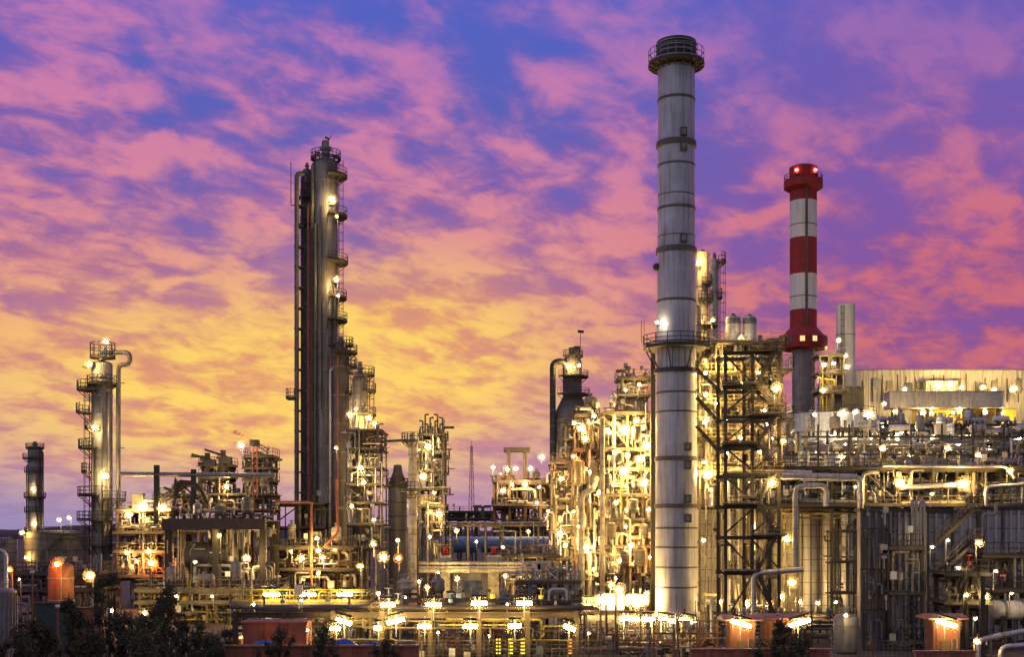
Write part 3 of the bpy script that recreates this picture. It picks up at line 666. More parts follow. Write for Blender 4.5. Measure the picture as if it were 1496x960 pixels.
big_pipe('overhead pipe looping from the left tower head down its right side', [P(150, 522, D), P(150, 515, D), P(190, 515, D), P(190, 533, D), P(173, 533, D-.2), (X(173, D), D-.2, 0)], S(3.4, D), 'towerskin', 1.3, 'overhead_pipe')
# ---- capped brick reactor with a bent duct
def reactor():
    D = 242; c = (X(836, D), D); z = lambda py: Z(py, D); t = thing('regenerator', 'dark regenerator vessel with conical shoulder and railed top behind the lit frame', 'process vessel', (c[0], c[1], 0))
    MB().lathe((c[0], c[1], 0), [(S(26, D), 0), (S(26, D), z(612))], 24).build('brick_body', 'brickwork', t)
    for py in range(620, 700, 14): MB().hoop(c, S(26, D)+.03, z(py), .12, .25, 24).build('band', 'columndark', t)
    MB().lathe((c[0], c[1], 0), [(S(28, D), z(612)), (S(28, D), z(609)), (S(15.5, D), z(583)), (S(14, D), z(580))], 24).build('cone', 'columndark', t)
    MB().lathe((c[0], c[1], 0), [(S(14, D), z(580)), (S(14, D), z(530)), (S(11, D), z(522)), (S(5, D), z(519)), (S(5, D), z(508)), (.1, z(508))], 24).build('head', 'columndark', t)
    for py, e in ((551, 10), (577, 12), (521, 2)): ring_platform(t, c, S(14, D), z(py), R(-150), R(60), S(e, D), 'dark')
    MB().box(X(838, D), D-1, z(522), X(847, D), D+1, z(507)).build('valve_box', 'dark', t)
    b = MB().bar(P(848, 515, D), P(848, 484, D), .1); b.bar(P(844, 484, D), P(853, 485, D), .35, .5); b.build('weather_vane', 'dark', t)
    b = MB()
    for k in range(6): b.bar(P(824+k*3, 520, D-1.5), P(824+k*3, 511, D-1.5), .09)
    b.bar(P(824, 511, D-1.5), P(839, 511, D-1.5), .09); b.build('top_railing', 'dark', t)
    D = 240; big_pipe('thick black duct bent over into the head of the dark regenerator', [(X(807.5, D), D, 0), (X(807.5, D), D, Z(530, D)), (X(822, D), D, Z(527, D)), (X(834, D), D+1, Z(540, D))], S(4.4, D), 'dark', 2.2, 'duct')
reactor()
def mast():
    D = 620; t = thing('lattice_mast', 'thin distant lattice radio mast standing alone against the sky', 'radio mast', (X(689, D), D, 0)); z0, z1 = 0, Z(652, D); x = X(689, D)
    for sx, sy in ((-1, -1), (1, -1), (0, 1.2)): MB().bar((x+sx*2.0, D+sy*2.0, z0), (x+sx*.45, D+sy*.45, z1), .28).build('leg', 'redwall', t)
    b = MB(); n = 13
    for i in range(n):
        f, g = i/n, (i+1)/n; w0, w1 = 2-1.55*f, 2-1.55*g; za, zb = z0+(z1-z0)*f, z0+(z1-z0)*g
        b.bar((x-w0, D-w0, za), (x+w1, D-w1, zb), .14); b.bar((x+w0, D-w0, za), (x-w1, D-w1, zb), .14); b.bar((x-w0, D-w0, za), (x+w0, D-w0, za), .14)
    b.build('lattice', 'redwall', t); MB().bar((x, D, z1), (x, D, z1+2.5), .2).build('antenna', 'dark', t)
mast()
# ---- round tank, left
def tank(label, px, w, ytop, D, m='khaki', roof=.8, name='storage_tank', rail=True, nb=4):
    c = (X(px, D), D); r = S(w, D)/2; zt = Z(ytop, D); t = thing(name, label, 'storage tank', (c[0], c[1], 0))
    MB().lathe((c[0], c[1], 0), [(r, 0), (r, zt)], 40).build('shell', m, t)
    MB().lathe((c[0], c[1], 0), [(r*1.02, zt+.003), (r*1.02, zt+.2), (r*.5, zt+roof*.8), (.05, zt+roof)], 40).build('roof', m, t)
    for i in range(nb): MB().hoop(c, r+.03, zt*(i+.6)/nb, .08, .18, 40).build('band', 'columndark', t)
    if rail: MB().arcrail(c, r*.98, zt+.2, 0, 2*PI, 1.2, .08, 30).build('railing', 'dark', t)
    b = MB(); n = 26
    for i in range(n):
        a = R(-150)+R(95)*i/n; q = (c[0]+(r+.6)*math.cos(a), c[1]+(r+.6)*math.sin(a)); z = zt*(i+.5)/n; b.box(q[0]-.4, q[1]-.4, z, q[0]+.4, q[1]+.4, z+.06)
    b.build('spiral_stair', 'dark', t); return t
tank('khaki round storage tank at the left edge with lamps on its roof rail', 84, 92, 780, 262, 'khaki')
tank('low dark round tank at the far left edge', 4, 40, 790, 300, 'slate')
tank('white flat-topped round tank below the red and white chimney', 1206, 146, 611, 212, 'white', 1.0)
# ---- upper right sheds
def shed(name, label, px0, px1, y0, y1, D, dep, m, rib=1.4, roofm='grey', door=None, zb=None):
    x0, x1 = X(px0, D), X(px1, D); zt = Z(y0, D); zb = Z(y1, D) if zb is None else zb; t = thing(name, label, 'building', ((x0+x1)/2, D, zb))
    b = MB(); n = int((x1-x0)/rib*2); pts = []
    for i in range(n+1):
        x = x0+(x1-x0)*i/n; pts.append((x, D-(.16 if i % 2 else 0)))
    vs = []; fs = []
    for i in range(n):                      # trapezoid ribs
        xa, xb = x0+(x1-x0)*i/n, x0+(x1-x0)*(i+1)/n-.002; d = .14 if i % 2 else 0
        b.box(xa, D-d, zb, xb, D+.3, zt)
    b.build('cladding', m, t)
    MB().box(x0+.05, D+.303, zb, x1-.05, D+dep, zt-.05).build('body', m, t)
    MB().box(x0-.15, D-.3, zt+.003, x1+.15, D+dep+.2, zt+.22).build('roof_edge', roofm, t)
    return t
rnd = random.Random(8)
t = shed('industrial_building', 'long pale corrugated building along the upper right skyline', 1252, 1530, 541, 640, 300, 40, 'cladding', 1.1, zb=0)
for k in range(16): x = X(1262+k*15+rnd.uniform(-4, 4), 300); MB().box(x-.12, 299.7, Z(588, 300), x+.12, 299.83, Z(545, 300)-rnd.random()*2).build('downpipe', 'rust', t)
for k in range(9): x = X(1275+k*26+rnd.uniform(-8, 8), 299); w_ = rnd.uniform(.5, 1.3); MB().box(x-w_, 299.4, Z(rnd.uniform(566, 585), 299), x+w_, 299.83, Z(rnd.uniform(553, 560), 299)).build('wall_vent', rnd.choice(('grey', 'columndark', 'khaki')), t)
b = MB().box(X(1352, 298), 297.5, Z(573, 298), X(1398, 298), 299.6, Z(557, 298)); b.build('wall_hatch', 'cream', t)
t = shed('conveyor_gallery', 'grey clad gallery hung in front of the long corrugated building', 1300, 1466, 573, 596, 286, 5, 'alu', 1.6)
for px in (1308, 1356, 1415, 1440, 1462): x = X(px, 287); MB().box(x-.5, 287.5, 0, x+.5, 288.5, Z(597, 287)).build('leg', 'dark', t)
t = shed('industrial_building', 'yellow lit open storey under the grey gallery', 1340, 1484, 598, 624, 290.5, 4, 'yellow', 1.8)
for px in (1376, 1447): x = X(px, 289); MB().box(x-1, 289.6, Z(624, 289), x+1, 290.3, Z(603, 289)).build('door', 'grey', t)
t = shed('conveyor_gallery', 'pale clad gallery band below the yellow storey at right', 1375, 1500, 623, 639, 270, 5, 'white', 1.5)
for px in (1382, 1430, 1478): x = X(px, 271); MB().box(x-.4, 271.5, 0, x+.4, 272.3, Z(640, 271)).build('leg', 'dark', t)
t = shed('industrial_building', 'dark tall cladded house at the right edge behind the pipe deck', 1450, 1540, 638, 700, 262, 12, 'khaki', 1.6, zb=0)
t = shed('industrial_building', 'brown open-sided house at the foot of the grey silo chimney', 1205, 1262, 566, 600, 246, 6, 'khaki', 1.2, zb=0)
tower('plain grey column standing before the yellow lit storey', 1414, 13, 597, 255, 'concrete', 'pillar_vent', 'vent pillar', bands=3, nozzle=0, dome=.02)
# ================================================================== PROCESS FRAMES
DK = ('columndark', 'grey', 'khaki', 'brown')
LT = ('cream', 'alu', 'cream', 'white', 'khaki', 'grey')
# ---- left process frame
frame('left', 'brown steel process frame with a heavy deck, between the left tower and the tall towers', 246, 384, 158, 9, (760, 853), 3, 2, 'dark', .7, brace=.0, npipe=100, xtra=120, seed=3, pm=('columndark', 'khaki', 'grey', 'cream', 'brown'), pr=(.06, .24), bm='brown', rails=False)
frame('lefttop', 'dark cluttered upper deck on top of the left process frame', 240, 396, 166, 5, (744, 722), 5, 2, 'dark', .28, brace=.3, npipe=100, xtra=130, seed=5, pm=DK+('cream',), pr=(.06, .2), rails=False)
frame('davitr', 'narrow dark tower frame carrying the red jib crane', 360, 395, 167, 4, (702, 684, 667), 2, 2, 'dark', .3, brace=.5, npipe=30, seed=6, pm=DK, pr=(.06, .2), base=Z(722, 167))
frame('davitl', 'short dark frame carrying two davits', 296, 332, 167, 4, (698, 680), 2, 2, 'dark', .28, brace=.4, npipe=26, seed=8, pm=DK, pr=(.06, .2), base=Z(722, 167))
frame('leftside', 'low open steel frame full of pipes beside the left tower', 172, 246, 164, 8, (745, 778, 806, 842), 3, 2, 'brown', .26, brace=.2, npipe=100, xtra=110, seed=7, pm=('khaki', 'cream', 'grey', 'brown'), pr=(.06, .2))
fill_equipment('left', 'left process frame', 7, 31, ('columndark', 'grey', 'khaki', 'cream'), lvl=(1, 2, 2))
fill_equipment('lefttop', 'upper left deck', 9, 32, ('columndark', 'grey', 'khaki'), lvl=(1, 2, 2))
fill_equipment('leftside', 'low left frame', 7, 33, ('khaki', 'cream', 'grey'))
D = 157; b = MB().box(X(238, D), D-.5, Z(774, D), X(388, D), D+.0, Z(758, D)); b.build('fascia_beam', 'brown', FR['left']['t']); MB().box(X(238, D), D-.5, Z(862, D), X(402, D), D-.05, Z(848, D)).build('fascia_beam', 'rust', FR['left']['t'])
lying_drum(266, 350, 812, 161, 40, 'columndark', 'fat dark lying drum', 'inside the left process frame', sad=1.0)
D = 163
t = big_pipe('long horizontal grey pipe carried on posts from the left tower to the davit frame', [P(176, 693, D), P(402, 695, D)], S(3.6, D), 'grey', 1, 'overhead_pipe')
for px, top in ((229, 680), (283, 686)): b = MB().bar((X(px, D), D, Z(766, D)), P(px, top, D), .62); b.build('support_post', 'dark', t)
b = MB()
for a, c in (((236, 738), (283, 702)), ((283, 738), (240, 712)), ((256, 700), (256, 738)), ((270, 712), (300, 740))): b.bar(P(*a, D), P(*c, D), .22)
b.tube(fillet([P(256, 726, D), P(258, 706, D), P(290, 708, D), P(302, 735, D)], 1.5), .45, 10); b.build('brace', 'dark', t)
def crane():
    D = 165; x = X(372, D); t = thing('jib_crane', 'red lattice jib crane on top of the davit frame', 'crane', (x, D, Z(690, D)))
    b = MB()
    for s in (-.3, .3): b.bar((x+s, D, Z(727, D)), (x+s, D, Z(643, D)), .14)
    for i in range(9): z = Z(727, D)+i*.85; b.bar((x-.3, D, z), (x+.3, D, z+.8), .08)
    b.build('mast', 'redwall', t); b = MB()
    a, c = P(341, 632, D), P(394, 663, D); e = Vector((.0, 0, .55)); b.bar(a, c, .14); b.bar(a+e*.4, c+e, .12)
    for i in range(10): p = a.lerp(c, i/10); q = a.lerp(c, (i+1)/10); b.bar(p, q+e, .07)
    b.build('jib', 'redwall', t); MB().box(x-.6, D-.5, Z(652, D), x+.6, D+.5, Z(643, D)).build('winch', 'dark', t)
crane()
for i, (px, y0, a) in enumerate(((303, 668, (280, 664)), (326, 664, (299, 657)))):
    D = 166.5; x = X(px, D); t = thing('davit', 'dark davit hoist with a slanting arm', 'davit', (x, D, Z(690, D)))
    MB().bar((x, D, Z(690, D)), (x, D, Z(y0-6, D)), .6).build('mast', 'dark', t); MB().bar(P(*a, D), P(px+6, y0+4, D), .3).build('arm', 'dark', t)
    MB().box(x-.5, D-.6, Z(y0+14, D), x+1.1, D+.5, Z(y0+4, D)).build('winch', 'dark', t); reg(t, 'dark davit hoist with a slanting arm', 'on the upper left deck')
# ---- beam bridge behind, left of towers
frame('bridge', 'dark truss bridge between the davit frame and the tall towers', 398, 470, 176, 5, (735, 770, 800), 3, 2, 'dark', .3, brace=.5, npipe=22, seed=11, pm=DK, rails=False)
# ---- scaffold at the foot of the tall towers
frame('scaf', 'tall narrow lit scaffold frame wrapped round the short pale tower', 508, 558, 172, 6, (628, 655, 682, 707, 734, 765, 800), 3, 2, 'dark', .2, rails=False, overhang=.1,  brace=.35, npipe=100, xtra=120, seed=13, pm=('cream', 'khaki', 'alu', 'columndark'), pr=(.06, .16))
frame('scafl', 'low pipe frame at the foot of the tall towers', 400, 512, 168, 8, (800, 832), 4, 2, 'brown', .25, brace=.2, npipe=100, xtra=160, seed=17, pm=('cream', 'khaki', 'rust', 'grey'), pr=(.06, .2))
fill_equipment('scaf', 'narrow scaffold', 9, 34, ('cream', 'khaki', 'alu'))
fill_equipment('scafl', 'tall towers', 8, 35, ('cream', 'khaki', 'grey'))
for px, y0, y1, D in ((455, 733, 850, 166), (462, 740, 800, 165.8), (497, 700, 790, 165.9)):
    pass
big_pipe('thin red fire main climbing in front of the tall towers', [(X(455, 166), 166, 0), P(455, 734, 166), P(402, 734, 166)], .17, 'redwall', .4, 'fire_main')
big_pipe('red pipe slanting at the foot of the tall towers', [P(474, 800, 166), P(494, 778, 166), P(491, 700, 166)], .17, 'redwall', .4, 'fire_main')
# ---- block right of the towers
tower('slim lit column with a dark cap left of the crowded platform block', 603, 13, 640, 172, 'cream', plats=[(645, 90, 300, 1.0), (717, 90, 300, 1.3)], bands=7, nozzle=.9)
frame('block', 'crowded platform block with a bushy top of pipes, right of the tall towers', 613, 648, 178, 6, (634, 660, 686, 712, 738, 762), 3, 2, 'dark', .25, brace=.5, npipe=100, xtra=160, rails=False, overhang=.1, seed=19, pm=('columndark', 'khaki', 'dark', 'brown', 'cream'), pr=(.06, .18), top=.6)
for k, (px, y) in enumerate(((652, 642), (654, 668), (653, 692), (655, 722), (652, 748))):
    o = MB().box(X(648, 178), 178, Z(y, 178)-.15, X(px+2, 178), 181, Z(y, 178)).build('side_platform', 'dark', FR['block']['t']); MB().rail([(X(648, 178), 178, Z(y, 178)), (X(px+1.5, 178), 178, Z(y, 178)), (X(px+1.5, 178), 181, Z(y, 178))], 1.1, 1.0, .07).build('railing', 'dark', o)
for k in range(10):
    px = 614+k*3.6; q = P(px, 634, 178); b = MB().tube([q, q+Vector((0, 0, .9+(k*7 % 5)*.45)), q+Vector((.5*(-1)**k, 0, 1.0+(k*7 % 5)*.45))], .14, 6); b.build('vent_pipe', 'dark', FR['block']['t'])
fill_equipment('block', 'platform block', 9, 36, ('khaki', 'cream', 'columndark'))
def hopper():
    D = 186; c = (X(581, D), D); z = lambda y: Z(y, D); r = S(14, D); t = thing('hopper', 'grey blue silo with a dark conical hat between tower scaffold and platform block', 'silo', (c[0], c[1], 0))
    MB().lathe((c[0], c[1], 0), [(r, 0), (r, z(714))], 24).build('shell', 'slate', t)
    MB().lathe((c[0], c[1], 0), [(r*1.05, z(714)+.003), (r*1.05, z(710)), (r*.5, z(690)), (r*.4, z(680)), (.05, z(679))], 24).build('roof', 'columndark', t)
    MB().arcrail(c, r*1.1, z(712), 0, 2*PI, 1.3, .08, 14).build('railing', 'dark', t)
    for y in (735, 755, 775): MB().hoop(c, r+.03, z(y), .1, .2, 24).build('band', 'columndark', t)
hopper()
D = 176
big_pipe('thin cross pipe linking the scaffold top to the slim column', [P(556, 646, D), P(596, 643, D)], .2, 'dark', .4, 'overhead_pipe')
# ---- middle: blue drum house, pillars
D = 226
t = big_pipe('long blue horizontal storage bullet in the middle distance', [P(640, 796, D), P(812, 796, D)], S(12, D), 'blue', .4, 'bullet_tank')
for px in (660, 700, 740, 780): x = X(px, D); MB().box(x-.4, D-1.4, 0, x+.4, D+1.4, Z(801, D)).build('saddle', 'concrete', t)
frame('midrack', 'long pipe rack in front of the blue bullet', 632, 812, 206, 5, (766,), 8, 2, 'khaki', .28, deck=False, rails=False, brace=0, npipe=8, long=3, longr=(.12, .28), seed=23, pm=('khaki', 'cream', 'columndark'))
frame('midlow', 'dark low platform of small pipes on the skyline behind the long rack', 655, 722, 262, 6, (748, 758), 6, 2, 'dark', .3, brace=.3, npipe=40, seed=24, pm=DK, pr=(.1, .3))
def pillars():
    D = 140
    for i, (px, w) in enumerate(((651, 13), (721, 16))):
        x = X(px, D); W = S(w, D)/2; t = thing('pillar', 'thick pale concrete pillar topped by a red valve', 'pillar', (x, D, 0), 'pale pillars in the middle')
        b = MB().box(x-W, D-.6, 0, x+W, D+.6, Z(822, D)); b.box(x-W*1.25, D-.75, Z(822, D)+.003, x+W*1.25, D+.75, Z(812, D)); b.build('shaft', 'cream', t)
        MB().lathe((x, D, Z(812, D)), [(.45, 0), (.45, .3), (.25, .32), (.25, .8), (.55, .85), (.55, .95), (.1, 1.0)], 12).build('valve', 'red', t)
        reg(t, 'thick pale concrete pillar topped by a red valve', 'mid plant')
    x0, x1 = X(661, D), X(713, D); t = thing('panel_wall', 'grey louvred panel wall between the two pale pillars', 'wall', ((x0+x1)/2, D+.4, 0))
    b = MB()
    for i in range(10): b.box(x0+(x1-x0)*i/10, D+.3-.1*(i % 2), 0, x0+(x1-x0)*(i+1)/10-.003, D+.5, Z(836, D))
    b.build('panel', 'grey', t); MB().box(x0-.1, D+.1, Z(836, D)+.003, x1+.1, D+.7, Z(832, D)).build('coping', 'cream', t)
    for y, r in ((823, .2), (834, .3), (829, .12)):
        t = big_pipe('pale horizontal pipe', [P(612, y, D-1.2), P(806 if y != 834 else 800, y, D-1.2)], r, 'cream', .4, 'horizontal_pipe')
        t['label'] = {823: 'upper medium pale pipe running across the tops of the two pillars', 834: 'lowest and thickest pale pipe running across the two pillars', 829: 'thin pale pipe between two thicker ones across the pillars'}[y]
pillars()
frame('midfront', 'open lit valve frame between the pale pillars and the bright process frame', 740, 812, 142, 5, (812, 848), 4, 2, 'khaki', .2, brace=.1, npipe=100, xtra=110, seed=27, pm=('khaki', 'cream', 'rust', 'columndark'), pr=(.05, .16), valves=14)
fill_equipment('midfront', 'valve frame', 7, 37, ('cream', 'khaki', 'grey'), lvl=(0, 1))
# ---- table platform tower
frame('table', 'rusty platform tower with a table-like top left of the dark regenerator', 722, 812, 232, 9, (703, 738, 768), 5, 2, 'rust', .45, brace=.2, npipe=100, xtra=110, seed=29, pm=('khaki', 'rust', 'cream', 'columndark'), pr=(.1, .35))
fill_equipment('table', 'rusty tower', 13, 38, ('khaki', 'cream', 'columndark'))
D = 233; t = thing('gantry', 'small dark table-like gantry on top of the rusty platform tower', 'gantry', (X(755, D), D, Z(703, D)))
MB().box(X(736, D), D, Z(660, D), X(774, D), D+3, Z(654, D)).build('beam', 'brown', t)
for px in (743, 767):
    for y in (D+.3, D+2.4): x = X(px, D); MB().box(x-.35, y, Z(703, D), x+.35, y+.6, Z(660, D)-.003).build('leg', 'brown', t)
# ---- bright frame left of the chimney
frame('brightl', 'narrow lit process frame at the left of the bright frame', 840, 876, 168, 9, (606, 624, 657, 700, 735, 770, 806, 846), 3, 2, 'brown', .22, brace=.25, npipe=100, xtra=280, seed=41, pm=LT+('columndark', 'brown'), pr=(.06, .3), overhang=.1, valves=12, boxes=8)
frame('brightll', 'lower lit pipe frame in front of the black bent duct', 806, 836, 169, 7, (674, 706, 740, 775, 815), 2, 2, 'khaki', .24, brace=.3, npipe=100, xtra=120, seed=49, pm=LT, pr=(.07, .24), overhang=.1, valves=6)
frame('bright', 'brightest tall process frame crammed with cream pipes left of the tall chimney', 882, 951, 164, 10, (602, 655, 684, 722, 758, 797, 838), 3, 2, 'khaki', .22, brace=.25, npipe=100, xtra=380, seed=43, pm=LT+('columndark', 'brown', 'brown'), pr=(.06, .32), overhang=.1, rails=False, valves=14, boxes=12)
frame('brighttop', 'small open top cage of pipes and drums above the bright frame', 907, 946, 170, 5, (552, 578), 3, 2, 'khaki', .2, brace=.3, npipe=40, seed=45, pm=LT, pr=(.07, .2), base=Z(602, 170))
frame('brightback', 'dense cream pipe frame filling the gap behind the brightest frame', 826, 952, 181, 6, (618, 640, 668, 700, 735, 775, 820), 6, 2, 'khaki', .22, brace=.3, npipe=100, xtra=320, seed=47, pm=LT, pr=(.08, .34), rails=False, overhang=.1, valves=4)
for px, yb, w, h, m in ((888, 722, 11, 30, 'columndark'), (905, 684, 13, 24, 'khaki'), (925, 758, 15, 30, 'columndark'), (893, 797, 15, 34, 'khaki'), (940, 797, 12, 32, 'cream'), (912, 838, 14, 34, 'columndark'), (930, 655, 14, 34, 'khaki')):
    upright_drum(px, yb, 162.6, w, h, m, {'columndark': 'dark', 'khaki': 'khaki', 'cream': 'cream'}[m]+' front row upright drum', 'on the brightest frame')
fill_equipment('brightback', 'backing frame', 26, 54, ('cream', 'white', 'khaki', 'alu'))
fill_equipment('brightl', 'narrow lit frame', 14, 51, ('cream', 'alu', 'white', 'khaki'))
fill_equipment('bright', 'brightest frame', 18, 52, ('cream', 'white', 'alu', 'khaki'))
fill_equipment('brighttop', 'top cage', 4, 53, ('cream', 'khaki'), lvl=(1, 2))
D = 160
big_pipe('tall pale round post pipe at the front of the bright frame', [(X(880, D), D, 0), P(880, 612, D)], S(3.2, D), 'cream', .5, 'standpipe')
big_pipe('arched pale pipe pair leader at the foot of the narrow lit frame', [(X(850, D), D, 0), P(850, 722, D), P(866, 716, D), P(872, 700, D+3)], S(4, D), 'cream', 1.2, 'insulated_pipe')
upright_drum(857, 657, 167, 15, 40, 'khaki', 'fat khaki upright drum under a dome light', 'at the top of the narrow lit frame')
for px, w in ((845, 12), (868, 12)): upright_drum(px, 722, 166.5, w, 50, 'khaki', 'tall khaki upright drum', 'in the middle of the narrow lit frame')
cabinet(895, 893, 152, 34, 24, 'white', 'large white floodlit cabinet', 'at the foot of the brightest frame', 1.5)
cabinet(862, 893, 152, 22, 18, 'cream', 'cream floodlit cabinet', 'at the foot of the narrow lit frame', 1.5)
lying_drum(912, 950, 878, 152, 20, 'white', 'white floodlit lying drum', 'between the white cabinet and the tall chimney')
upright_drum(934, 838, 160, 16, 36, 'khaki', 'big khaki upright drum', 'low in the brightest frame')
# ---- lit columns right of the chimney
tower('cream lit column with a floodlit head just right of the tall chimney', 1026, 18, 368, 160, 'cream', plats=[(415, -100, 60, .5), (440, -120, 60, .6), (476, -150, 60, 1.2)], lad=[(-50, 600, 372)], bands=6, nozzle=.4, dome=.05)
tower('slimmer pale column with a bracket head, second right of the tall chimney', 1044, 12, 378, 163, 'alu', plats=[(383, -60, 60, 1.0), (435, -60, 60, .5)], lad=[(-30, 600, 380)], bands=6, nozzle=.9, dome=.1)
big_pipe('hooked pale pipe in front of the floodlit column head', [(X(1004, 152), 152, Z(500, 152)), P(1004, 450, 152), P(1021, 447, 152), P(1022, 500, 152)], .25, 'cream', .5, 'insulated_pipe')
# ---- dark stair tower right of the chimney
D = 140
frame('stair', 'dark open stair tower with zigzag flights right of the tall chimney', 1060, 1138, D, 5, (512, 562, 606, 648, 690, 736, 782, 834), 3, 2, 'dark', .34, brace=.9, npipe=16, seed=61, pm=('columndark', 'grey', 'khaki'), stairs=[(1, k, 1 if k % 2 else -1) for k in range(0, 8)], deck=False, boxes=2, valves=2, rails=False)
f_ = FR['stair']
for k, z in enumerate(f_['zs']):                              # half landings instead of full decks
    b = MB().box(f_['xs'][1 if k % 2 else 0]-.4, D-1.4, z-.12, f_['xs'][2 if k % 2 else 1]+.5, D+.4, z); o = b.build('platform', 'dark', f_['t'])
    xa, xb = f_['xs'][1 if k % 2 else 0]-.35, f_['xs'][2 if k % 2 else 1]+.45; MB().rail([(xa, D-1.35, z), (xb, D-1.35, z), (xb, D+.35, z)], 1.1, 1.2, .07).build('railing', 'khaki', o)
frame('litback', 'yellow lit pipe frame behind the dark stair tower', 1022, 1142, 152, 10, (500, 545, 590, 640, 690), 5, 2, 'khaki', .24, brace=.25, npipe=100, xtra=300, seed=63, pm=LT, pr=(.07, .3), valves=8, rm='yellow')
frame('litfar', 'far cream pipe frame between chimney and banded chimney', 1018, 1136, 172, 6, (530, 565, 610, 660, 700), 6, 2, 'khaki', .24, brace=.25, npipe=100, xtra=260, seed=65, pm=LT, pr=(.1, .4), valves=0, rails=False)
fill_equipment('litfar', 'far cream frame', 22, 66, ('cream', 'white', 'khaki', 'alu'))
fill_equipment('litback', 'stair tower', 20, 64, ('cream', 'khaki', 'alu'), lvl=(1, 2, 3, 4))
tower('white flat-topped drum on the deck behind the stair tower, nearer the tall chimney', 1071, 21, 463, 157, 'white', 'upright_drum', 'vessel', bands=3, nozzle=.5, dome=.03, base=Z(500, 157))
tower('white flat-topped drum on the deck behind the stair tower, nearer the banded chimney', 1095, 19, 463, 157, 'white', 'upright_drum', 'vessel', bands=3, nozzle=.4, dome=.03, base=Z(500, 157))
for k, (y0, y1) in enumerate(((538, 572), (580, 620), (622, 662))):
    t = thing('service_stair', 'dark stair flight', 'stair', P(1020, y0, 147)); stair_part(t, P(1053, y1, 147), P(1018, y0, 147), .9); t['label'] = ('highest', 'middle', 'lowest')[k]+' of three dark stair flights slanting from the tall chimney'; t['group'] = 'stair flights beside the tall chimney'
for k, y in enumerate((541, 612)):
    t = thing('side_balcony', 'railed side balcony', 'balcony', P(1147, y, 141)); b = MB().box(X(1138, 141), 140, Z(y, 141)-.15, X(1157, 141), 144, Z(y, 141)); b.build('platform', 'dark', t)
    MB().rail([(X(1138, 141), 140.1, Z(y, 141)), (X(1156.5, 141), 140.1, Z(y, 141)), (X(1156.5, 141), 143.9, Z(y, 141))], 1.6, 1.2, .09).build('railing', 'grey', t); t['label'] = ('upper', 'lower')[k]+' railed balcony on the right side of the dark stair tower'
# ================================================================== RIGHT SIDE
def furnace(label, px0, px1, ytop, D, dep, m, ribs=8, seams=7, cat='furnace'):
    x0, x1 = X(px0, D), X(px1, D); zt = Z(ytop, D); t = thing('furnace', label, cat, ((x0+x1)/2, D+dep/2, 0))
    MB().box(x0, D, 0, x1, D+dep, zt).build('casing', m, t)
    for i in range(ribs+1): x = x0+(x1-x0)*i/ribs; MB().box(x-.10, D-.30, 0, x+.10, D-.003, zt-.02).build('rib', 'columndark' if i % 3 == 0 else m, t)
    for i in range(seams): z = zt*(i+.7)/seams; b = MB().box(x0-.12, D-.05, z-.035, x1+.12, D-.0035, z+.035); b.build('seam', 'columndark', t)
    MB().box(x0-.2, D-.4, zt+.003, x1+.2, D+dep+.2, zt+.3).build('top_plate', 'dark', t)
    return t
furnace('dark ribbed furnace wall directly right of the tall chimney', 1021, 1062, 745, 158, 8, 'furnace', 4, 9)
furnace('dark ribbed furnace wall behind the stair tower', 1064, 1140, 748, 163, 8, 'furnace', 7, 9)
furnace('pale floodlit flat casing between stair tower and the three pale silos', 1128, 1170, 752, 158, 7, 'cream', 2, 8)
for i, px in enumerate((1181, 1209, 1236)):
    D = 157; c = (X(px, D), D); r = S(13.6, D); zt = Z(744, D)
    t = thing('silo', 'pale grey ribbed silo', 'silo', (c[0], c[1], 0), 'row of three pale silos')
    MB().lathe((c[0], c[1], 0), [(r, 0), (r, zt-.4), (r*.8, zt)], 28).build('shell', 'furnace', t)
    for k in range(9): MB().hoop(c, r+.02, zt*(k+.6)/9, .05, .07, 28).build('band', 'columndark', t)
    b = MB()
    for a in (-140, -90, -40): b.bar((c[0]+(r+.1)*math.cos(R(a)), c[1]+(r+.1)*math.sin(R(a)), 0), (c[0]+(r+.1)*math.cos(R(a)), c[1]+(r+.1)*math.sin(R(a)), zt-.5), .16)
    b.build('rib', 'columndark', t); t['label'] = ('lightest pale ribbed silo next to the floodlit casing', 'middle one of the three pale ribbed silos', 'third pale ribbed silo next to the white down pipe')[i]
furnace('blue grey ribbed furnace wall right of the three pale silos', 1258, 1300, 748, 107, 1.2, 'slate', 4, 9)
furnace('ribbed brown grey furnace wall with a row of thin pipes', 1303, 1350, 748, 109, 1.2, 'furnace', 5, 9)
furnace('dark furnace wall behind the slanting stairs', 1354, 1428, 750, 111, 1.2, 'furnace', 6, 9)
furnace('tall pale grey furnace wall at the right edge', 1431, 1520, 745, 116, 6, 'furnace', 8, 9)
frame('pipedeck', 'long dark pipe deck with lamps running across the right side', 1116, 1512, 150, 13, (684, 738), 9, 2, 'dark', .34, brace=.15, npipe=100, xtra=420, base=Z(747, 150), seed=71, pm=('columndark', 'alu', 'grey', 'khaki', 'alu'), pr=(.08, .3), valves=16, boxes=12, dm='dark')
for x in FR['pipedeck']['xs']:                                # legs that carry the deck
    MB().box(x-.17, 149.83, 0, x+.17, 150.17, Z(747, 150)-.003).build('leg', 'dark', FR['pipedeck']['t'])
fill_equipment('pipedeck', 'long pipe deck', 30, 72, ('columndark', 'grey', 'khaki', 'alu'), lvl=(1, 1, 2), y0=.3, y1=.9)
frame('upper', 'pale jumble of pipes on a second deck above the long dark pipe deck', 1150, 1512, 172, 12, (662, 636), 9, 2, 'dark', .22, brace=.2, npipe=100, xtra=520, xs_=1.4, rails=False, deck=False, top=1.5, seed=73, pm=LT+('blue',), pr=(.08, .3), valves=16, boxes=10)
fill_equipment('upper', 'upper pipe deck', 34, 74, ('cream', 'white', 'alu', 'khaki', 'grey'), lvl=(1, 2, 2), y0=.0, y1=.8)
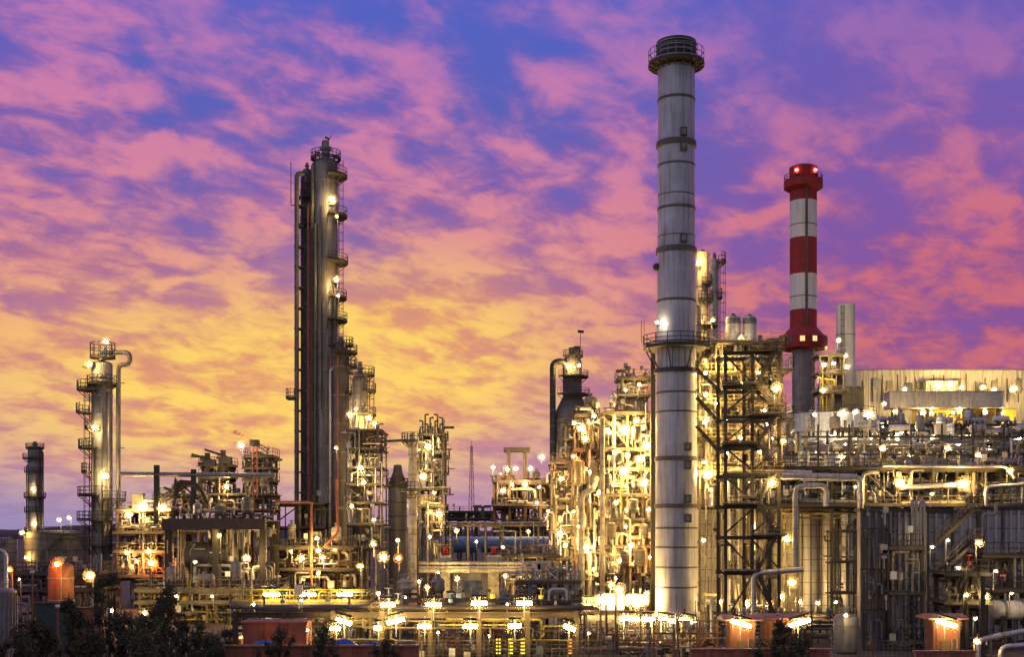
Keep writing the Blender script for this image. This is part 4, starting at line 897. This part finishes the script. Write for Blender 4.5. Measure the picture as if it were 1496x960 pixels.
frame('silotop', 'lit pipe frame at the foot of the grey silo chimney', 1198, 1232, 244, 5, (518, 545, 572), 3, 2, 'khaki', .3, brace=.3, npipe=30, seed=75, pm=('yellow', 'cream', 'khaki', 'columndark'), xtra=0)
frame('upback', 'far pale pipe frame in front of the corrugated building', 1150, 1500, 222, 8, (620, 645), 12, 2, 'dark', .24, brace=.2, npipe=100, xtra=420, xs_=1.6, seed=77, pm=LT, pr=(.1, .4), rails=False)
fill_equipment('upback', 'far pale frame', 26, 78, ('cream', 'white', 'alu'), lvl=(2,))
fill_equipment('silotop', 'silo foot frame', 5, 76, ('cream', 'khaki'), lvl=(1, 2))
D = 146
big_pipe('large pale pipe running over the silos and dropping down as a white leg', [P(1098, 742, D), P(1098, 696, D), P(1257, 697, D), (X(1257, D), D, 0)], S(4.6, D), 'alu', 1.0)
big_pipe('pale inverted U pipe standing in front of the silos', [P(1162, 834, D-.5), P(1162, 711, D-.5), P(1207, 709, D-.5), P(1207, 740, D-.5)], S(4.2, D), 'alu', .9)
big_pipe('low pale elbow pipe in front of the floodlit casing', [(X(1101, 139), 139, 0), P(1101, 838, 139), P(1173, 833, 139)], S(4.2, 139), 'alu', .9)
big_pipe('pale horizontal pipe over the pipe deck left half', [P(1120, 690, 149), P(1186, 691, 149)], S(3.4, 149), 'alu', .6)
big_pipe('slanting silvery duct beside the left deck lamp', [P(1316, 713, 149), P(1405, 708, 149), P(1416, 720, 150)], S(4, 149), 'alu', .9)
big_pipe('long silvery pipe lying above the pipe deck at right', [P(1290, 681, 148.5), P(1470, 682, 148.5), P(1482, 700, 148.5)], S(2.2, 148.5), 'alu', .7)
big_pipe('pale pipe rising and bending on the right of the pipe deck', [P(1440, 740, 148), P(1440, 712, 148), P(1500, 708, 148)], S(3, 149), 'alu', .7)
for i, px in enumerate((1333, 1339, 1345, 1350)):
    t = big_pipe('thin pipe', [P(px, 868-i*9, 105.5), P(px, 735, 105.5), P(px, 733, 107.5)], .13, 'grey', .3, 'thin_pipe'); t['label'] = f'{ORD[i]} of four thin parallel drop pipes in front of the brown grey furnace'; t['group'] = 'four thin drop pipes'
big_pipe('thin hooked pipe in front of the blue grey furnace wall', [(X(1303, 105), 105, 0), P(1303, 806, 105), P(1328, 806, 105)], .16, 'cream', .4, 'thin_pipe')
big_pipe('thin stepped pipe at the top of the slanting stairs', [P(1436, 800, 108), P(1436, 752, 108), P(1455, 752, 108), P(1455, 735, 108)], .16, 'grey', .3, 'thin_pipe')
frame('walk', 'small dark platforms and pipes on the furnace wall, left of the slanting stairs', 1302, 1346, 104.6, 1.2, (800, 866, 938), 2, 2, 'dark', .14, brace=.4, npipe=22, seed=85, pm=('columndark', 'grey', 'khaki', 'dark'), pr=(.04, .1), overhang=.2)
frame('walkl', 'thin dark pipe trellis on the blue grey furnace wall', 1266, 1298, 105, .8, (770, 830, 890), 2, 2, 'dark', .1, brace=.3, npipe=14, seed=86, pm=('columndark', 'grey', 'dark'), pr=(.04, .09), overhang=.1, deck=False, rails=False)
frame('silopipes', 'thin dark pipe trellis in front of the third pale silo', 1214, 1252, 146.5, 1.5, (775, 820, 865), 2, 2, 'dark', .14, brace=.3, npipe=22, seed=87, pm=('columndark', 'grey', 'dark'), pr=(.05, .13), overhang=.1, rails=False)
# slanting stairs
D = 104
for k, (a, b) in enumerate((((1372, 792), (1424, 745)), ((1372, 840), (1424, 793)))):
    t = thing('service_stair', 'stair', 'stair', P(*a, D)); stair_part(t, P(*a, D), P(*b, D), 1.0); t['label'] = ('upper', 'lower')[k]+' slanting dark stair in front of the right furnaces'
    o = MB().box(X(b[0], D), D-.1, Z(b[1], D)-.15, X(b[0]+14, D), D+4, Z(b[1], D)).build('platform', 'dark', t)
    MB().rail([(X(b[0], D), D, Z(b[1], D)), (X(b[0]+13.5, D), D, Z(b[1], D)), (X(b[0]+13.5, D), D+3.9, Z(b[1], D))], 1.1, 1.2, .07).build('railing', 'dark', o)
frame('rstair', 'dark stair cage with lit flights at the lower right', 1386, 1437, 102.5, 3, (838, 880), 3, 2, 'dark', .3, brace=.4, npipe=8, seed=81, pm=DK, stairs=[(0, 0, 1), (1, 1, -1), (0, 1, 1)])
frame('rright', 'low dark frame round the white bullet at the right edge', 1440, 1510, 106.5, 6, (862, 812), 3, 2, 'dark', .3, brace=.2, npipe=26, seed=83, pm=('cream', 'grey', 'columndark'))
lying_drum(1446, 1512, 892, 105, 28, 'white', 'large white lying bullet', 'at the lower right edge under the lamp', flange=True)
D = 96
big_pipe('pale bent pipe in the lower right corner, farther one', [(X(1429, D), D, 0), P(1429, 936, D), P(1500, 922, D)], S(4, D), 'alu', .6)
big_pipe('pale bent pipe in the lower right corner, nearer one', [(X(1462, 92), 92, 0), P(1462, 946, 92), P(1505, 943, 92)], S(4, 92), 'alu', .6)
x = X(1435, 100); t = thing('support_post', 'tall black steel post in the lower right foreground', 'post', (x, 100, 0)); b = MB().box(x-.2, 99.8, .1, x+.2, 100.2, Z(842, 100)); b.build('shaft', 'dark', t); MB().box(x-.4, 99.6, 0, x+.4, 100.4, .098).build('base_plate', 'dark', t)
upright_drum(1236, 958, 103, 36, 62, 'column', 'big pale grey upright drum', 'at the foot of the three silos', legs=False)
# ================================================================== FOREGROUND
frame('fronta', 'long brown foreground pipe rack with strip lights above and below its beam', 344, 842, 90, 3.2, (893,), 8, 2, 'brown', .34, rails=False, deck=False, brace=0, npipe=30, long=5, longr=(.05, .13), seed=91, pm=('brown', 'columndark', 'yellow', 'brown', 'khaki'), pr=(.04, .1), valves=14, boxes=8)
frame('frontb', 'yellow railed walkway with three strip lights behind the foreground rack', 346, 532, 109, 3, (880,), 6, 2, 'khaki', .24, brace=0, npipe=100, xtra=160, seed=92, pm=('cream', 'khaki', 'yellow'), pr=(.05, .12), valves=16, rm='yellow', dm='khaki')
frame('frontc', 'low manifold of valves behind the foreground rack, middle part', 536, 742, 122, 4, (876,), 6, 2, 'khaki', .18, deck=False, rails=False, brace=.0, npipe=70, seed=93, pm=('cream', 'khaki', 'rust', 'grey'), pr=(.05, .16), valves=20, boxes=8)
frame('frontd', 'low manifold of valves in front of the narrow lit frame', 760, 842, 134, 5, (878, 850), 6, 2, 'khaki', .22, brace=.1, npipe=100, xtra=220, seed=94, pm=LT, pr=(.05, .16), valves=20, boxes=10)
frame('lowleft', 'low rusty pipe frame beneath the left process frame', 205, 400, 138, 6, (862, 880), 5, 2, 'khaki', .24, brace=.1, npipe=100, xtra=220, seed=95, pm=('cream', 'khaki', 'yellow', 'columndark'), pr=(.05, .16), valves=20, dm='khaki')
frame('lowfar', 'low dark pipe frame with orange posts at the lower left', 22, 140, 126, 6, (838, 862), 5, 2, 'rust', .24, brace=.2, npipe=100, xtra=120, seed=96, pm=('rust', 'columndark', 'grey'), pr=(.06, .2))
frame('frontlow', 'low rusty pipe rack behind the wire fence', 612, 1046, 97, 4, (938,), 10, 2, 'rust', .18, brace=.2, npipe=100, xtra=260, seed=102, pm=('rust', 'orange', 'columndark', 'grey', 'khaki'), pr=(.04, .12), valves=24, boxes=16, deck=False, rm='orange', top=.8)
fill_equipment('frontlow', 'low rusty rack', 16, 103, ('columndark', 'grey', 'khaki'), lvl=(0,))
frame('frontright', 'low dark pipe rack behind the red huts', 1050, 1260, 112, 5, (912,), 6, 2, 'dark', .2, brace=.2, npipe=36, seed=104, pm=('rust', 'columndark', 'grey', 'khaki'), pr=(.04, .14), valves=14, boxes=8, deck=False)
fill_equipment('frontb', 'yellow walkway', 8, 97, ('cream', 'khaki'), lvl=(0,)); fill_equipment('frontc', 'middle manifold', 8, 98, ('cream', 'khaki', 'grey'), lvl=(0, 1))
fill_equipment('frontd', 'right manifold', 10, 99, ('cream', 'khaki', 'white'), lvl=(0, 1, 2)); fill_equipment('lowleft', 'low rusty frame', 9, 100, ('cream', 'khaki', 'grey'), lvl=(0, 1, 2)); fill_equipment('lowfar', 'orange post frame', 5, 101, ('grey', 'columndark'), lvl=(0, 1))
D = 120; upright_drum(89, 915, D, 36, 94, 'orange', 'fat orange upright drum under a sodium lamp', 'at the lower left', legs=True)
D = 112; c = (X(6, D), D); t = thing('silo', 'blue grey ribbed silo at the lower left edge', 'silo', (c[0], c[1], 0)); MB().lathe((c[0], c[1], 0), [(1.1, 0), (1.1, Z(864, D)), (.6, Z(860, D))], 24).build('shell', 'slate', t)
b = MB()
for k in range(12): a = -PI*k/11; b.bar((c[0]+1.15*math.cos(a), c[1]+1.15*math.sin(a), 0), (c[0]+1.15*math.cos(a), c[1]+1.15*math.sin(a), Z(866, D)), .08)
b.build('rib', 'slate', t)
D = 116; big_pipe('arched grey pipe at the far left edge', [(X(9, D), D, 0), P(9, 812, D), P(3, 804, D), P(-14, 804, D)], S(3, D), 'alu', .8)
def wall(label, px0, px1, y0, D, m, dep=.4, coping='redroof', name='wall', pan=6):
    x0, x1 = X(px0, D), X(px1, D); z = Z(y0, D); t = thing(name, label, 'wall', ((x0+x1)/2, D, 0)); b = MB()
    for i in range(pan): b.box(x0+(x1-x0)*i/pan, D-.0-.05*(i % 2), 0, x0+(x1-x0)*(i+1)/pan-.004, D+dep, z)
    b.build('panel', m, t); MB().box(x0-.1, D-.12, z+.003, x1+.1, D+dep+.1, z+.12).build('coping', coping, t); return t
t = wall('red orange container-like wall behind the foreground bush', 354, 448, 911, 87, 'redwall', 2.4, pan=3)
wall('long low red wall along the bottom edge, left of centre', 322, 612, 946, 79, 'redwall', .3, pan=12)
wall('long low red wall along the bottom edge under the two huts', 1010, 1212, 951, 84, 'redwall', .3, pan=10)
wall('low red wall along the bottom edge at the right hut', 1338, 1425, 954, 84, 'redwall', .3, pan=6)
wall('dark red brick wall behind the lower left bushes', 110, 148, 890, 104, 'redwall', .3, 'brown', pan=2)
wall('dark green panel fixed between orange posts at the lower left', 52, 106, 883, 101, 'green', .15, 'dark', name='panel_wall', pan=2)
for px, y in ((384, 938), (500, 936), (541, 940)):
    D = 80; c = P(px, y+8, D); t = thing('tarpaulin', 'blue tarpaulin mound', 'tarpaulin', c); b = MB(); vs = []; fs = []
    for i in range(13):
        for j in range(7):
            u, v = i/12*2-1, j/6*2-1; z = max(0, 1-u*u)*max(0, 1-v*v); vs.append((c.x+u*.85, c.y+.6+v*.5, c.z-.04+.42*z**.6+.04*math.sin(u*9+v*7)*z))
    for i in range(12):
        for j in range(6): fs.append((i*7+j, i*7+j+7, i*7+j+8, i*7+j+1))
    b.add(vs, fs); b.build('sheet', 'bluetarp', t); MB().box(c.x-.8, c.y+.15, c.z-.5, c.x+.8, c.y+1.05, c.z-.03).build('load', 'dark', t); reg(t, 'blue tarpaulin mound', 'behind the long low red wall')
def hut(px, y, D, w, side, label):
    x = X(px, D); z = Z(y, D); W = S(w, D)/2; t = thing('guard_hut', label, 'hut', (x, D, 0))
    MB().box(x-W*.8, D+.3, 0, x+W*.8, D+2.2, z-.5).build('wall', 'hutwall', t)
    b = MB(); s = side; za, zb = z-.28, z
    b.add([(x-W*1.35, D-.5, za), (x+W*1.35, D-.5, za), (x+W*1.35, D+.95, zb), (x-W*1.35, D+.95, zb), (x+W*1.35, D+2.5, za), (x-W*1.35, D+2.5, za),
           (x-W*1.35, D-.5, za-.1), (x+W*1.35, D-.5, za-.1), (x+W*1.35, D+2.5, za-.1), (x-W*1.35, D+2.5, za-.1)],
          [(0,1,2,3), (3,2,4,5), (7,6,9,8), (0,6,7,1), (5,4,8,9), (1,7,8,4), (1,4,2), (0,5,9,6), (0,3,5)]); b.build('roof', 'redroof', t)
    for q in (-.72, .72): MB().box(x+W*q-.07, D-.35, 0, x+W*q+.07, D-.2, za-.103).build('post', 'hutwall', t)
    f = MB().box(x-W*.3, D+.2, 0, x+W*.3, D+.297, 2.0).build('door', 'brown', t); MB().box(x+W*.2, D+.14, .95, x+W*.26, D+.197, 1.1).build('handle', 'grey', f)
    f = MB().box(x+W*.4, D+.24, 1.3, x+W*.75, D+.297, 2.1).build('window', 'glass', t); b = MB()
    for a in (W*.38, W*.73): b.box(x+a, D+.2, 1.26, x+a+.06, D+.237, 2.14)
    b.build('frame', 'redroof', f)
    b = MB()
    for k in range(5): b.bar((x-W*.7+k*W*.35, D-.28, 0), (x-W*.7+k*W*.35, D-.28, 1.3), .06)
    for zz in (.5, 1.3): b.bar((x-W*.7, D-.28, zz), (x+W*.7, D-.28, zz), .06)
    b.build('railing', 'orange', t); return t
hut(1085, 900, 92, 44, 1, 'red gabled hut nearest the tall chimney, strip light on its left front')
hut(1140, 898, 93.5, 52, -1, 'red gabled hut with a darker roof, second from the tall chimney')
hut(1383, 898, 92, 44, 1, 'lone red gabled hut at the lower right')
# red barrier frames before the chimney
for i, (px0, px1) in enumerate(((955, 984), (990, 1018), (1022, 1048))):
    D = 93; x0, x1 = X(px0, D), X(px1, D); t = thing('barrier_frame', 'orange red steel barrier frame', 'barrier', ((x0+x1)/2, D, 0)); zt = Z(907, D)
    for x in (x0, x1): MB().bar((x, D, 0), (x, D, zt), .12).build('post', 'orange', t)
    for z in (zt-.05, zt*.72, zt*.4): MB().bar((x0, D, z), (x1, D, z), .1).build('rail', 'orange', t)
    MB().bar((x0, D, zt*.4), ((x0+x1)/2, D, zt*.72), .07).bar((x1, D, zt*.4), ((x0+x1)/2, D, zt*.72), .07).build('brace', 'redwall', t); reg(t, 'orange red steel barrier frame', 'in front of the tall chimney')
for i, (px, y, m, mw) in enumerate(((47, 838, 'orange', 'orange'), (84, 888, 'orange', 'orange'), (106, 880, 'rust', 'rusty'), (610, 760, 'orange', 'orange'), (648, 922, 'rust', 'rusty'), (722, 918, 'rust', 'rusty'), (790, 925, 'grey', 'grey'), (878, 868, 'grey', 'grey'), (945, 925, 'grey', 'grey'))):
    D = 95 if y > 800 else 118; x = X(px, D); t = thing('guyed_pole', mw+' slim pole with splayed feet', 'pole', (x, D, 0)); zt = Z(y, D)
    MB().bar((x, D, 0), (x, D, zt), .11).build('shaft', m, t)
    for s in (-1, 1): MB().bar((x+s*.9, D, 0), (x, D, min(2.6, zt*.5)), .08).build('leg', m, t)
    MB().box(x-.14, D-.1, zt+.003, x+.14, D+.1, zt+.2).build('cap', 'white', t); reg(t, mw+' slim pole with splayed feet', 'near the bottom edge')
for px, m, k in ((728, 'marker', 'yellow'), (746, 'marker', 'yellow'), (764, 'marker', 'yellow'), (833, 'markerorange', 'orange')):
    D = 94; x = X(px, D); t = thing('beacon_post', k+' banded beacon post', 'beacon post', (x, D, 0)); MB().bar((x, D, 0), (x, D, Z(934, D)), .16).build('shaft', 'dark', t)
    for q in range(5): z = Z(956, D)+q*.26; MB().box(x-.17, D-.17, z, x+.17, D-.083, z+.12).build('light_band', m, t)
    reg(t, k+' banded beacon post', 'under the foreground rack')
def fence(label, px0, px1, D, h=2.3):
    x0, x1 = X(px0, D), X(px1, D); t = thing('wire_fence', label, 'fence', ((x0+x1)/2, D, 0)); n = int((x1-x0)/2.5)
    for i in range(n+1): x = x0+(x1-x0)*i/n; b = MB().bar((x, D, 0), (x, D, h), .08); b.bar((x, D, h), (x, D-.3, h+.35), .06); b.build('post', 'rust' if i % 3 else 'grey', t)
    b = MB()
    for k in range(9): z = .15+k*(h-.2)/8; b.bar((x0, D+.05, z), (x1, D+.05, z), .022)
    m = int((x1-x0)/.3)
    for i in range(m+1): x = x0+(x1-x0)*i/m; b.bar((x, D+.05, .1), (x, D+.05, h), .018)
    b.build('mesh', 'grey', t)
fence('rusty wire mesh fence along the bottom edge, middle of the picture', 616, 1008, 89)
fence('rusty wire mesh fence along the bottom edge between red huts', 1215, 1336, 89)
# ---- bushes and small trees
def bush(px, ytop, D, w, label, n=2300, m='leaf', seed=1, ls=.12):
    rnd = random.Random(seed); x = X(px, D); H = Z(ytop, D); W = S(w, D)/2; t = thing('bush', label, 'bush', (x, D, 0)); b = MB(); cl = []
    b.tube([(x, D, 0), (x+.1, D, H*.25), (x-.05, D, H*.5)], .11, 7)
    for k in range(26):
        a = rnd.uniform(0, 2*PI); z = H*rnd.uniform(.3, 1.0)**.8; rr = W*rnd.uniform(.1, 1.15)*(1.15-.85*(z/H)**2)
        p = Vector((x+rr*math.cos(a), D+rr*.8*math.sin(a), z)); cl.append((p, rnd.uniform(.25, .75)*W*.36)); j = Vector((x, D, z*.45)).lerp(p, .55); b.tube([(x, D, z*rnd.uniform(.2, .45)), j, p, p+(p-j)*.35+Vector((0, 0, .15))], .025, 5)
    b.build('trunk', 'bark', t); c = MB(); vs = []; fs = []
    for k in range(n):
        p, s = cl[k % len(cl)]; q = Vector((rnd.gauss(0, .5), rnd.gauss(0, .5), rnd.gauss(0, .55)))*s+p
        u = Vector((rnd.gauss(0, 1), rnd.gauss(0, 1), rnd.gauss(0, 1))).normalized(); v = u.orthogonal().normalized(); l = ls*rnd.uniform(.6, 1.5); i = len(vs)
        vs += [q-u*l, q+v*l*.35, q+u*l, q-v*l*.35]; fs.append((i, i+1, i+2, i+3))
    c.add(vs, fs); c.build('crown', m, t); return t
for i, (px, y, D, w, lb, m) in enumerate(((12, 925, 76, 90, 'low dark bush in the bottom left corner', 'leaf'), (58, 912, 78, 80, 'olive bush right of the bottom left corner bush', 'leaf'), (104, 880, 80, 66, 'tall thin bush below the left tower, left side', 'leafdark'),
      (158, 842, 82, 80, 'tallest dark bush right below the left tower', 'leafdark'), (205, 905, 77, 90, 'broad low bush between two tall dark bushes', 'leaf'), (243, 858, 81, 84, 'second tall dark bush, below the low left frame', 'leafdark'), (292, 912, 78, 80, 'olive bush below the left process frame', 'leaf'), (182, 902, 79, 70, 'ragged bush between the tallest bush and a broad low bush', 'leafdark'), (268, 900, 79.5, 70, 'ragged bush right of the second tall dark bush', 'leafdark'), (222, 930, 75, 90, 'low dense bush at the bottom edge under the broad bush', 'leaf'), (130, 925, 75.5, 80, 'low dense bush at the bottom edge below the brick wall', 'leaf'), (310, 938, 75, 70, 'lowest bush at the bottom edge before the red wall end', 'leafdark'), (330, 925, 80, 50, 'small bush left of the long low red wall', 'leafdark'),
      (405, 915, 77, 66, 'sparse dark bush in front of the red orange wall', 'leafdark'), (470, 920, 76, 60, 'sparse bush over the low red wall beside the blue tarpaulins', 'leafdark'), (560, 938, 76, 60, 'small low bush at the right end of the low red wall', 'leafdark'), (1138, 912, 84, 70, 'dark round bush in front of the second red hut', 'leafdark'), (1165, 935, 82, 70, 'low bush at the right of the second red hut', 'leaf'))):
    bush(px, y, D, w, lb, 900 if 400 <= px < 600 else 2300, m, 50+i)
# ================================================================== LAMPS
K = .95
def LS(anchor, D, items):
    for it in items:
        px, py, w = it[:3]; lamp(px, py, D, w*K, anchor, it[3] if len(it) > 3 else 'warm', **(it[4] if len(it) > 4 else {}))
LS('on the left tower', 165.4, [(154, 499, 13, 'white', dict(pole=2)), (130, 532, 13, 'warm', dict(pole=.5)), (138, 625, 18, 'soft'), (152, 695, 20, 'soft')])
LS('on the distant small tower', 297.5, [(48, 715, 8, 'soft'), (50, 765, 10, 'soft')])
LS('on the roof of the khaki tank', 256, [(32, 779, 10), (86, 760, 9, 'white', dict(pole=3)), (101, 757, 9, 'white', dict(pole=3)), (38, 815, 8)])
LS('by the orange drum', 117.4, [(13, 833, 14, 'sodium', dict(base=0)), (83, 825, 20, 'sodium', dict(base=0)), (130, 842, 20, 'warm', dict(base=0)), (28, 847, 6, 'soft')])
LS('on the low left frame', 162.8, [(207, 740, 24), (237, 743, 18), (187, 753, 16), (185, 808, 11), (217, 806, 11), (200, 821, 9), (221, 823, 25, 'sodium')])
LS('on the upper left deck', 164.2, [(330, 711, 13), (352, 651, 15, 'white'), (290, 750, 9, 'soft')])
LS('in the left process frame', 156.6, [(360, 816, 16), (320, 783, 10), (345, 838, 10, 'soft'), (285, 822, 9, 'soft')])
LS('under the left process frame', 134, [(257, 872, 11), (352, 880, 14), (210, 897, 15, 'soft'), (163, 893, 12, 'warm'), (310, 872, 8, 'soft')])
LS('on the tallest distillation tower', 186.5, [(485, 291, 19, 'soft'), (492, 316, 8, 'soft'), (491, 408, 13), (494, 432, 8, 'soft')])
LS('round the short pale tower', 176, [(511, 606, 15), (539, 611, 13), (548, 620, 12), (520, 598, 8, 'soft')])
LS('on the narrow scaffold', 170.5, [(527, 684, 17, 'soft'), (531, 705, 14, 'soft'), (514, 740, 10), (546, 760, 9, 'soft')])
LS('at the foot of the tall towers', 165.5, [(491, 655, 9, 'soft'), (463, 787, 9), (465, 805, 13), (471, 815, 12), (441, 816, 15), (425, 806, 8, 'soft'), (465, 838, 10)])
LS('left of the pale pillars', 150, [(545, 795, 13), (560, 815, 20), (526, 828, 13), (582, 816, 17, 'sodium'), (581, 790, 9), (624, 859, 12), (593, 875, 11), (612, 850, 9, 'soft')])
LS('on the platform block', 176, [(625, 653, 20, 'soft'), (618, 696, 22, 'soft'), (598, 740, 9), (641, 752, 18), (628, 785, 9, 'soft'), (634, 720, 9, 'soft')])
LS('before the blue bullet', 203, [(667, 776, 10), (772, 777, 8), (735, 800, 9, 'soft'), (696, 792, 8, 'soft')])
LS('in the valve frame', 140.5, [(777, 853, 19), (800, 868, 10), (752, 862, 8, 'soft')])
LS('on the rusty tower', 230.5, [(720, 683, 9, 'white', dict(pole=3)), (735, 717, 15, 'soft'), (767, 708, 15, 'soft'), (792, 668, 16, 'soft'), (741, 686, 13, 'soft'), (753, 685, 13, 'soft'), (775, 685, 13, 'soft'), (802, 747, 13, 'soft'), (748, 708, 9, 'soft'), (788, 712, 9, 'soft'), (785, 735, 10, 'soft')])
LS('on the regenerator head', 239, [(831, 536, 13), (846, 534, 10, 'soft')])
LS('on the narrow lit frame', 166.4, [(847, 626, 16), (855, 641, 18), (868, 608, 11), (838, 667, 12, 'sodium'), (820, 700, 14), (818, 780, 18), (826, 797, 10), (857, 800, 21), (875, 720, 13), (838, 748, 9), (862, 690, 10), (845, 770, 9), (868, 832, 10)])
LS('on the brightest frame', 162.4, [(914, 628, 30), (945, 651, 26), (912, 689, 25), (932, 671, 15), (940, 706, 20), (922, 797, 17), (948, 745, 12), (898, 660, 11), (890, 632, 14), (930, 615, 14), (900, 735, 12), (925, 740, 13), (890, 775, 10), (905, 820, 12), (943, 780, 10), (950, 815, 13, 'sodium')])
LS('in the top cage', 168.5, [(934, 562, 10), (914, 570, 9, 'soft'), (925, 592, 10)])
LS('round the white cabinet', 149.5, [(878, 878, 26), (905, 862, 22), (930, 883, 25), (858, 886, 20), (893, 855, 14), (945, 868, 12)])
LS('on the service platform', 148, [(960, 471, 9, 'white', dict(pole=2))])
LS('on the floodlit column', 157.6, [(1022, 383, 17), (1022, 470, 9), (1041, 468, 9)])
LS('behind the stair tower', 150.6, [(1030, 546, 15), (1060, 533, 15), (1031, 577, 14), (1030, 617, 14), (1035, 694, 25), (1062, 612, 11), (1085, 560, 10), (1108, 545, 11), (1082, 640, 12), (1117, 600, 12), (1110, 660, 11), (1062, 662, 11), (1128, 640, 10), (1046, 590, 10)])
LS('on the stair tower', 138.2, [(1135, 567, 20), (1145, 645, 13), (1129, 706, 18)])
LS('before the floodlit casing', 147, [(1150, 788, 20, 'warm', dict(pole=4)), (1158, 852, 20), (1142, 872, 16)])
LS('on the long pipe deck', 147.5, [(1316, 706, 25), (1409, 707, 26), (1476, 688, 13), (1250, 712, 8, 'soft'), (1362, 722, 9, 'soft')])
LS('on the slanting stairs', 102.3, [(1431, 794, 15), (1385, 790, 9, 'soft'), (1362, 800, 9, 'soft'), (1400, 830, 10, 'soft')])
LS('by the white bullet', 101.2, [(1441, 873, 15), (1478, 868, 8, 'soft'), (1412, 870, 11), (1455, 835, 9, 'soft'), (1425, 905, 9, 'soft')])
LS('on the lower right corner pipes', 91.5, [(1428, 938, 14)])
LS('on the white tank roof', 198, [(1270, 606, 24, 'white'), (1232, 604, 18, 'white'), (1250, 602, 12, 'white'), (1190, 606, 10, 'white')])
LS('on the long corrugated building', 294.5, [(1298, 576, 14, 'soft'), (1322, 569, 12, 'soft'), (1370, 563, 18, 'soft'), (1388, 562, 18, 'soft'), (1437, 566, 14, 'soft'), (1453, 569, 12, 'soft'), (1482, 568, 18, 'soft'), (1405, 566, 12, 'soft')])
LS('on the yellow storey', 287.6, [(1345, 604, 11), (1361, 604, 11), (1402, 601, 11), (1438, 601, 11), (1465, 604, 10), (1484, 622, 11)])
LS('on the upper pipe deck', 177, [(1318, 630, 17, 'white'), (1311, 642, 10, 'white'), (1190, 655, 10, 'white'), (1162, 648, 12, 'white'), (1236, 650, 11, 'white'), (1275, 640, 12, 'white'), (1362, 640, 11, 'white'), (1345, 652, 10, 'white'), (1400, 650, 9, 'white'), (1445, 655, 9, 'white'), (1215, 638, 9, 'white')])
LS('on the silo foot frame', 241, [(1226, 497, 12, 'soft'), (1204, 533, 13, 'soft'), (1218, 531, 11, 'soft'), (1238, 536, 13, 'soft'), (1203, 570, 14, 'soft'), (1236, 520, 9, 'soft')])
LS('beside the third pale silo', 101, [(1236, 900, 11, 'soft')])
def TS(anchor, D, items):
    for it in items: tubelamp(it[0], it[1], D, it[2], anchor, *(it[3:]))
TS('on the yellow walkway', 107.6, [(397, 869, 22), (450, 869, 22), (503, 869, 22)])
TS('above the foreground rack beam', 89.4, [(567, 884, 20), (633, 884, 22), (700, 882, 22), (766, 882, 22)])
TS('under the foreground rack beam', 88.6, [(502, 909, 22, 6), (578, 908, 24, -6), (620, 916, 18), (687, 916, 20), (752, 915, 18), (832, 918, 16, 6), (490, 919, 14), (552, 918, 10)])
TS('at the tall chimney foot', 98, [(918, 905, 24), (945, 906, 22), (975, 907, 24, 4), (1005, 908, 24, 4)])
TS('on the red hut nearest the chimney', 91.2, [(1083, 912, 28, 8)])
TS('on the second red hut', 92.7, [(1168, 911, 30, -9)])
TS('on the lone red hut', 91.2, [(1383, 912, 28, 8)])
LS('under the foreground rack', 92, [(741, 884, 7, 'soft'), (553, 868, 12), (425, 925, 8, 'soft'), (440, 878, 7, 'soft'), (370, 884, 9, 'soft')])

LS('added to light the far cream frame', 170, [(1030, 600, 12), (1050, 575, 12), (1072, 545, 12), (1100, 575, 12), (1120, 620, 12), (1090, 625, 12), (1050, 640, 12), (1075, 680, 12), (1112, 688, 12)])  # extra lamps put in to brighten the backdrop of the stair tower
LS('added to light the far pale frame', 226, [(1170, 625, 14, 'white'), (1205, 632, 14, 'white'), (1290, 622, 14, 'white'), (1330, 640, 14, 'white'), (1380, 628, 14, 'white'), (1420, 640, 14, 'white'), (1460, 630, 14, 'white'), (1490, 640, 14, 'white')])  # extra lamps put in for more light on the upper right pipes
LS('in the backing frame', 179, [(840, 655, 11), (870, 672, 11), (890, 690, 11), (905, 712, 11), (935, 735, 11), (850, 735, 11), (880, 765, 11), (915, 770, 11), (945, 690, 11), (835, 820, 11), (900, 845, 11)])
LS('along the low rusty rack', 95.5, [(640, 925, 8, 'soft'), (715, 930, 8, 'soft'), (860, 926, 8, 'soft'), (990, 930, 8, 'soft')])

LS('added to light the grey gallery', 280, [(1308, 601, 11), (1350, 603, 9), (1392, 603, 9), (1440, 603, 9), (1292, 590, 10)])  # invented lamps that brighten the gallery front
LS('added to light the pale silos', 151, [(1168, 880, 16), (1195, 882, 12, 'soft'), (1222, 880, 10, 'soft')])  # uplights added because the silos stood too dark
LS('beside the red orange wall', 84.5, [(449, 921, 8, 'soft'), (352, 932, 9, 'sodium')])
LS('before the dark furnace wall', 152, [(1028, 790, 10), (1052, 880, 14), (1090, 882, 14), (1125, 880, 13), (1100, 800, 9), (1128, 770, 10)])

LS('added to light the pale pillars', 137, [(668, 846, 12), (738, 842, 11), (640, 838, 10)])  # fill lamps added so the pillars show up
LS('over the long pipe deck', 165.5, [(1290, 655, 14), (1330, 668, 12), (1385, 655, 14), (1430, 665, 12), (1175, 672, 12), (1230, 668, 12)])

LS('added to light the two white drums', 154.5, [(1083, 492, 9, 'soft')])  # lamp added only to brighten the drums
finish_labels()
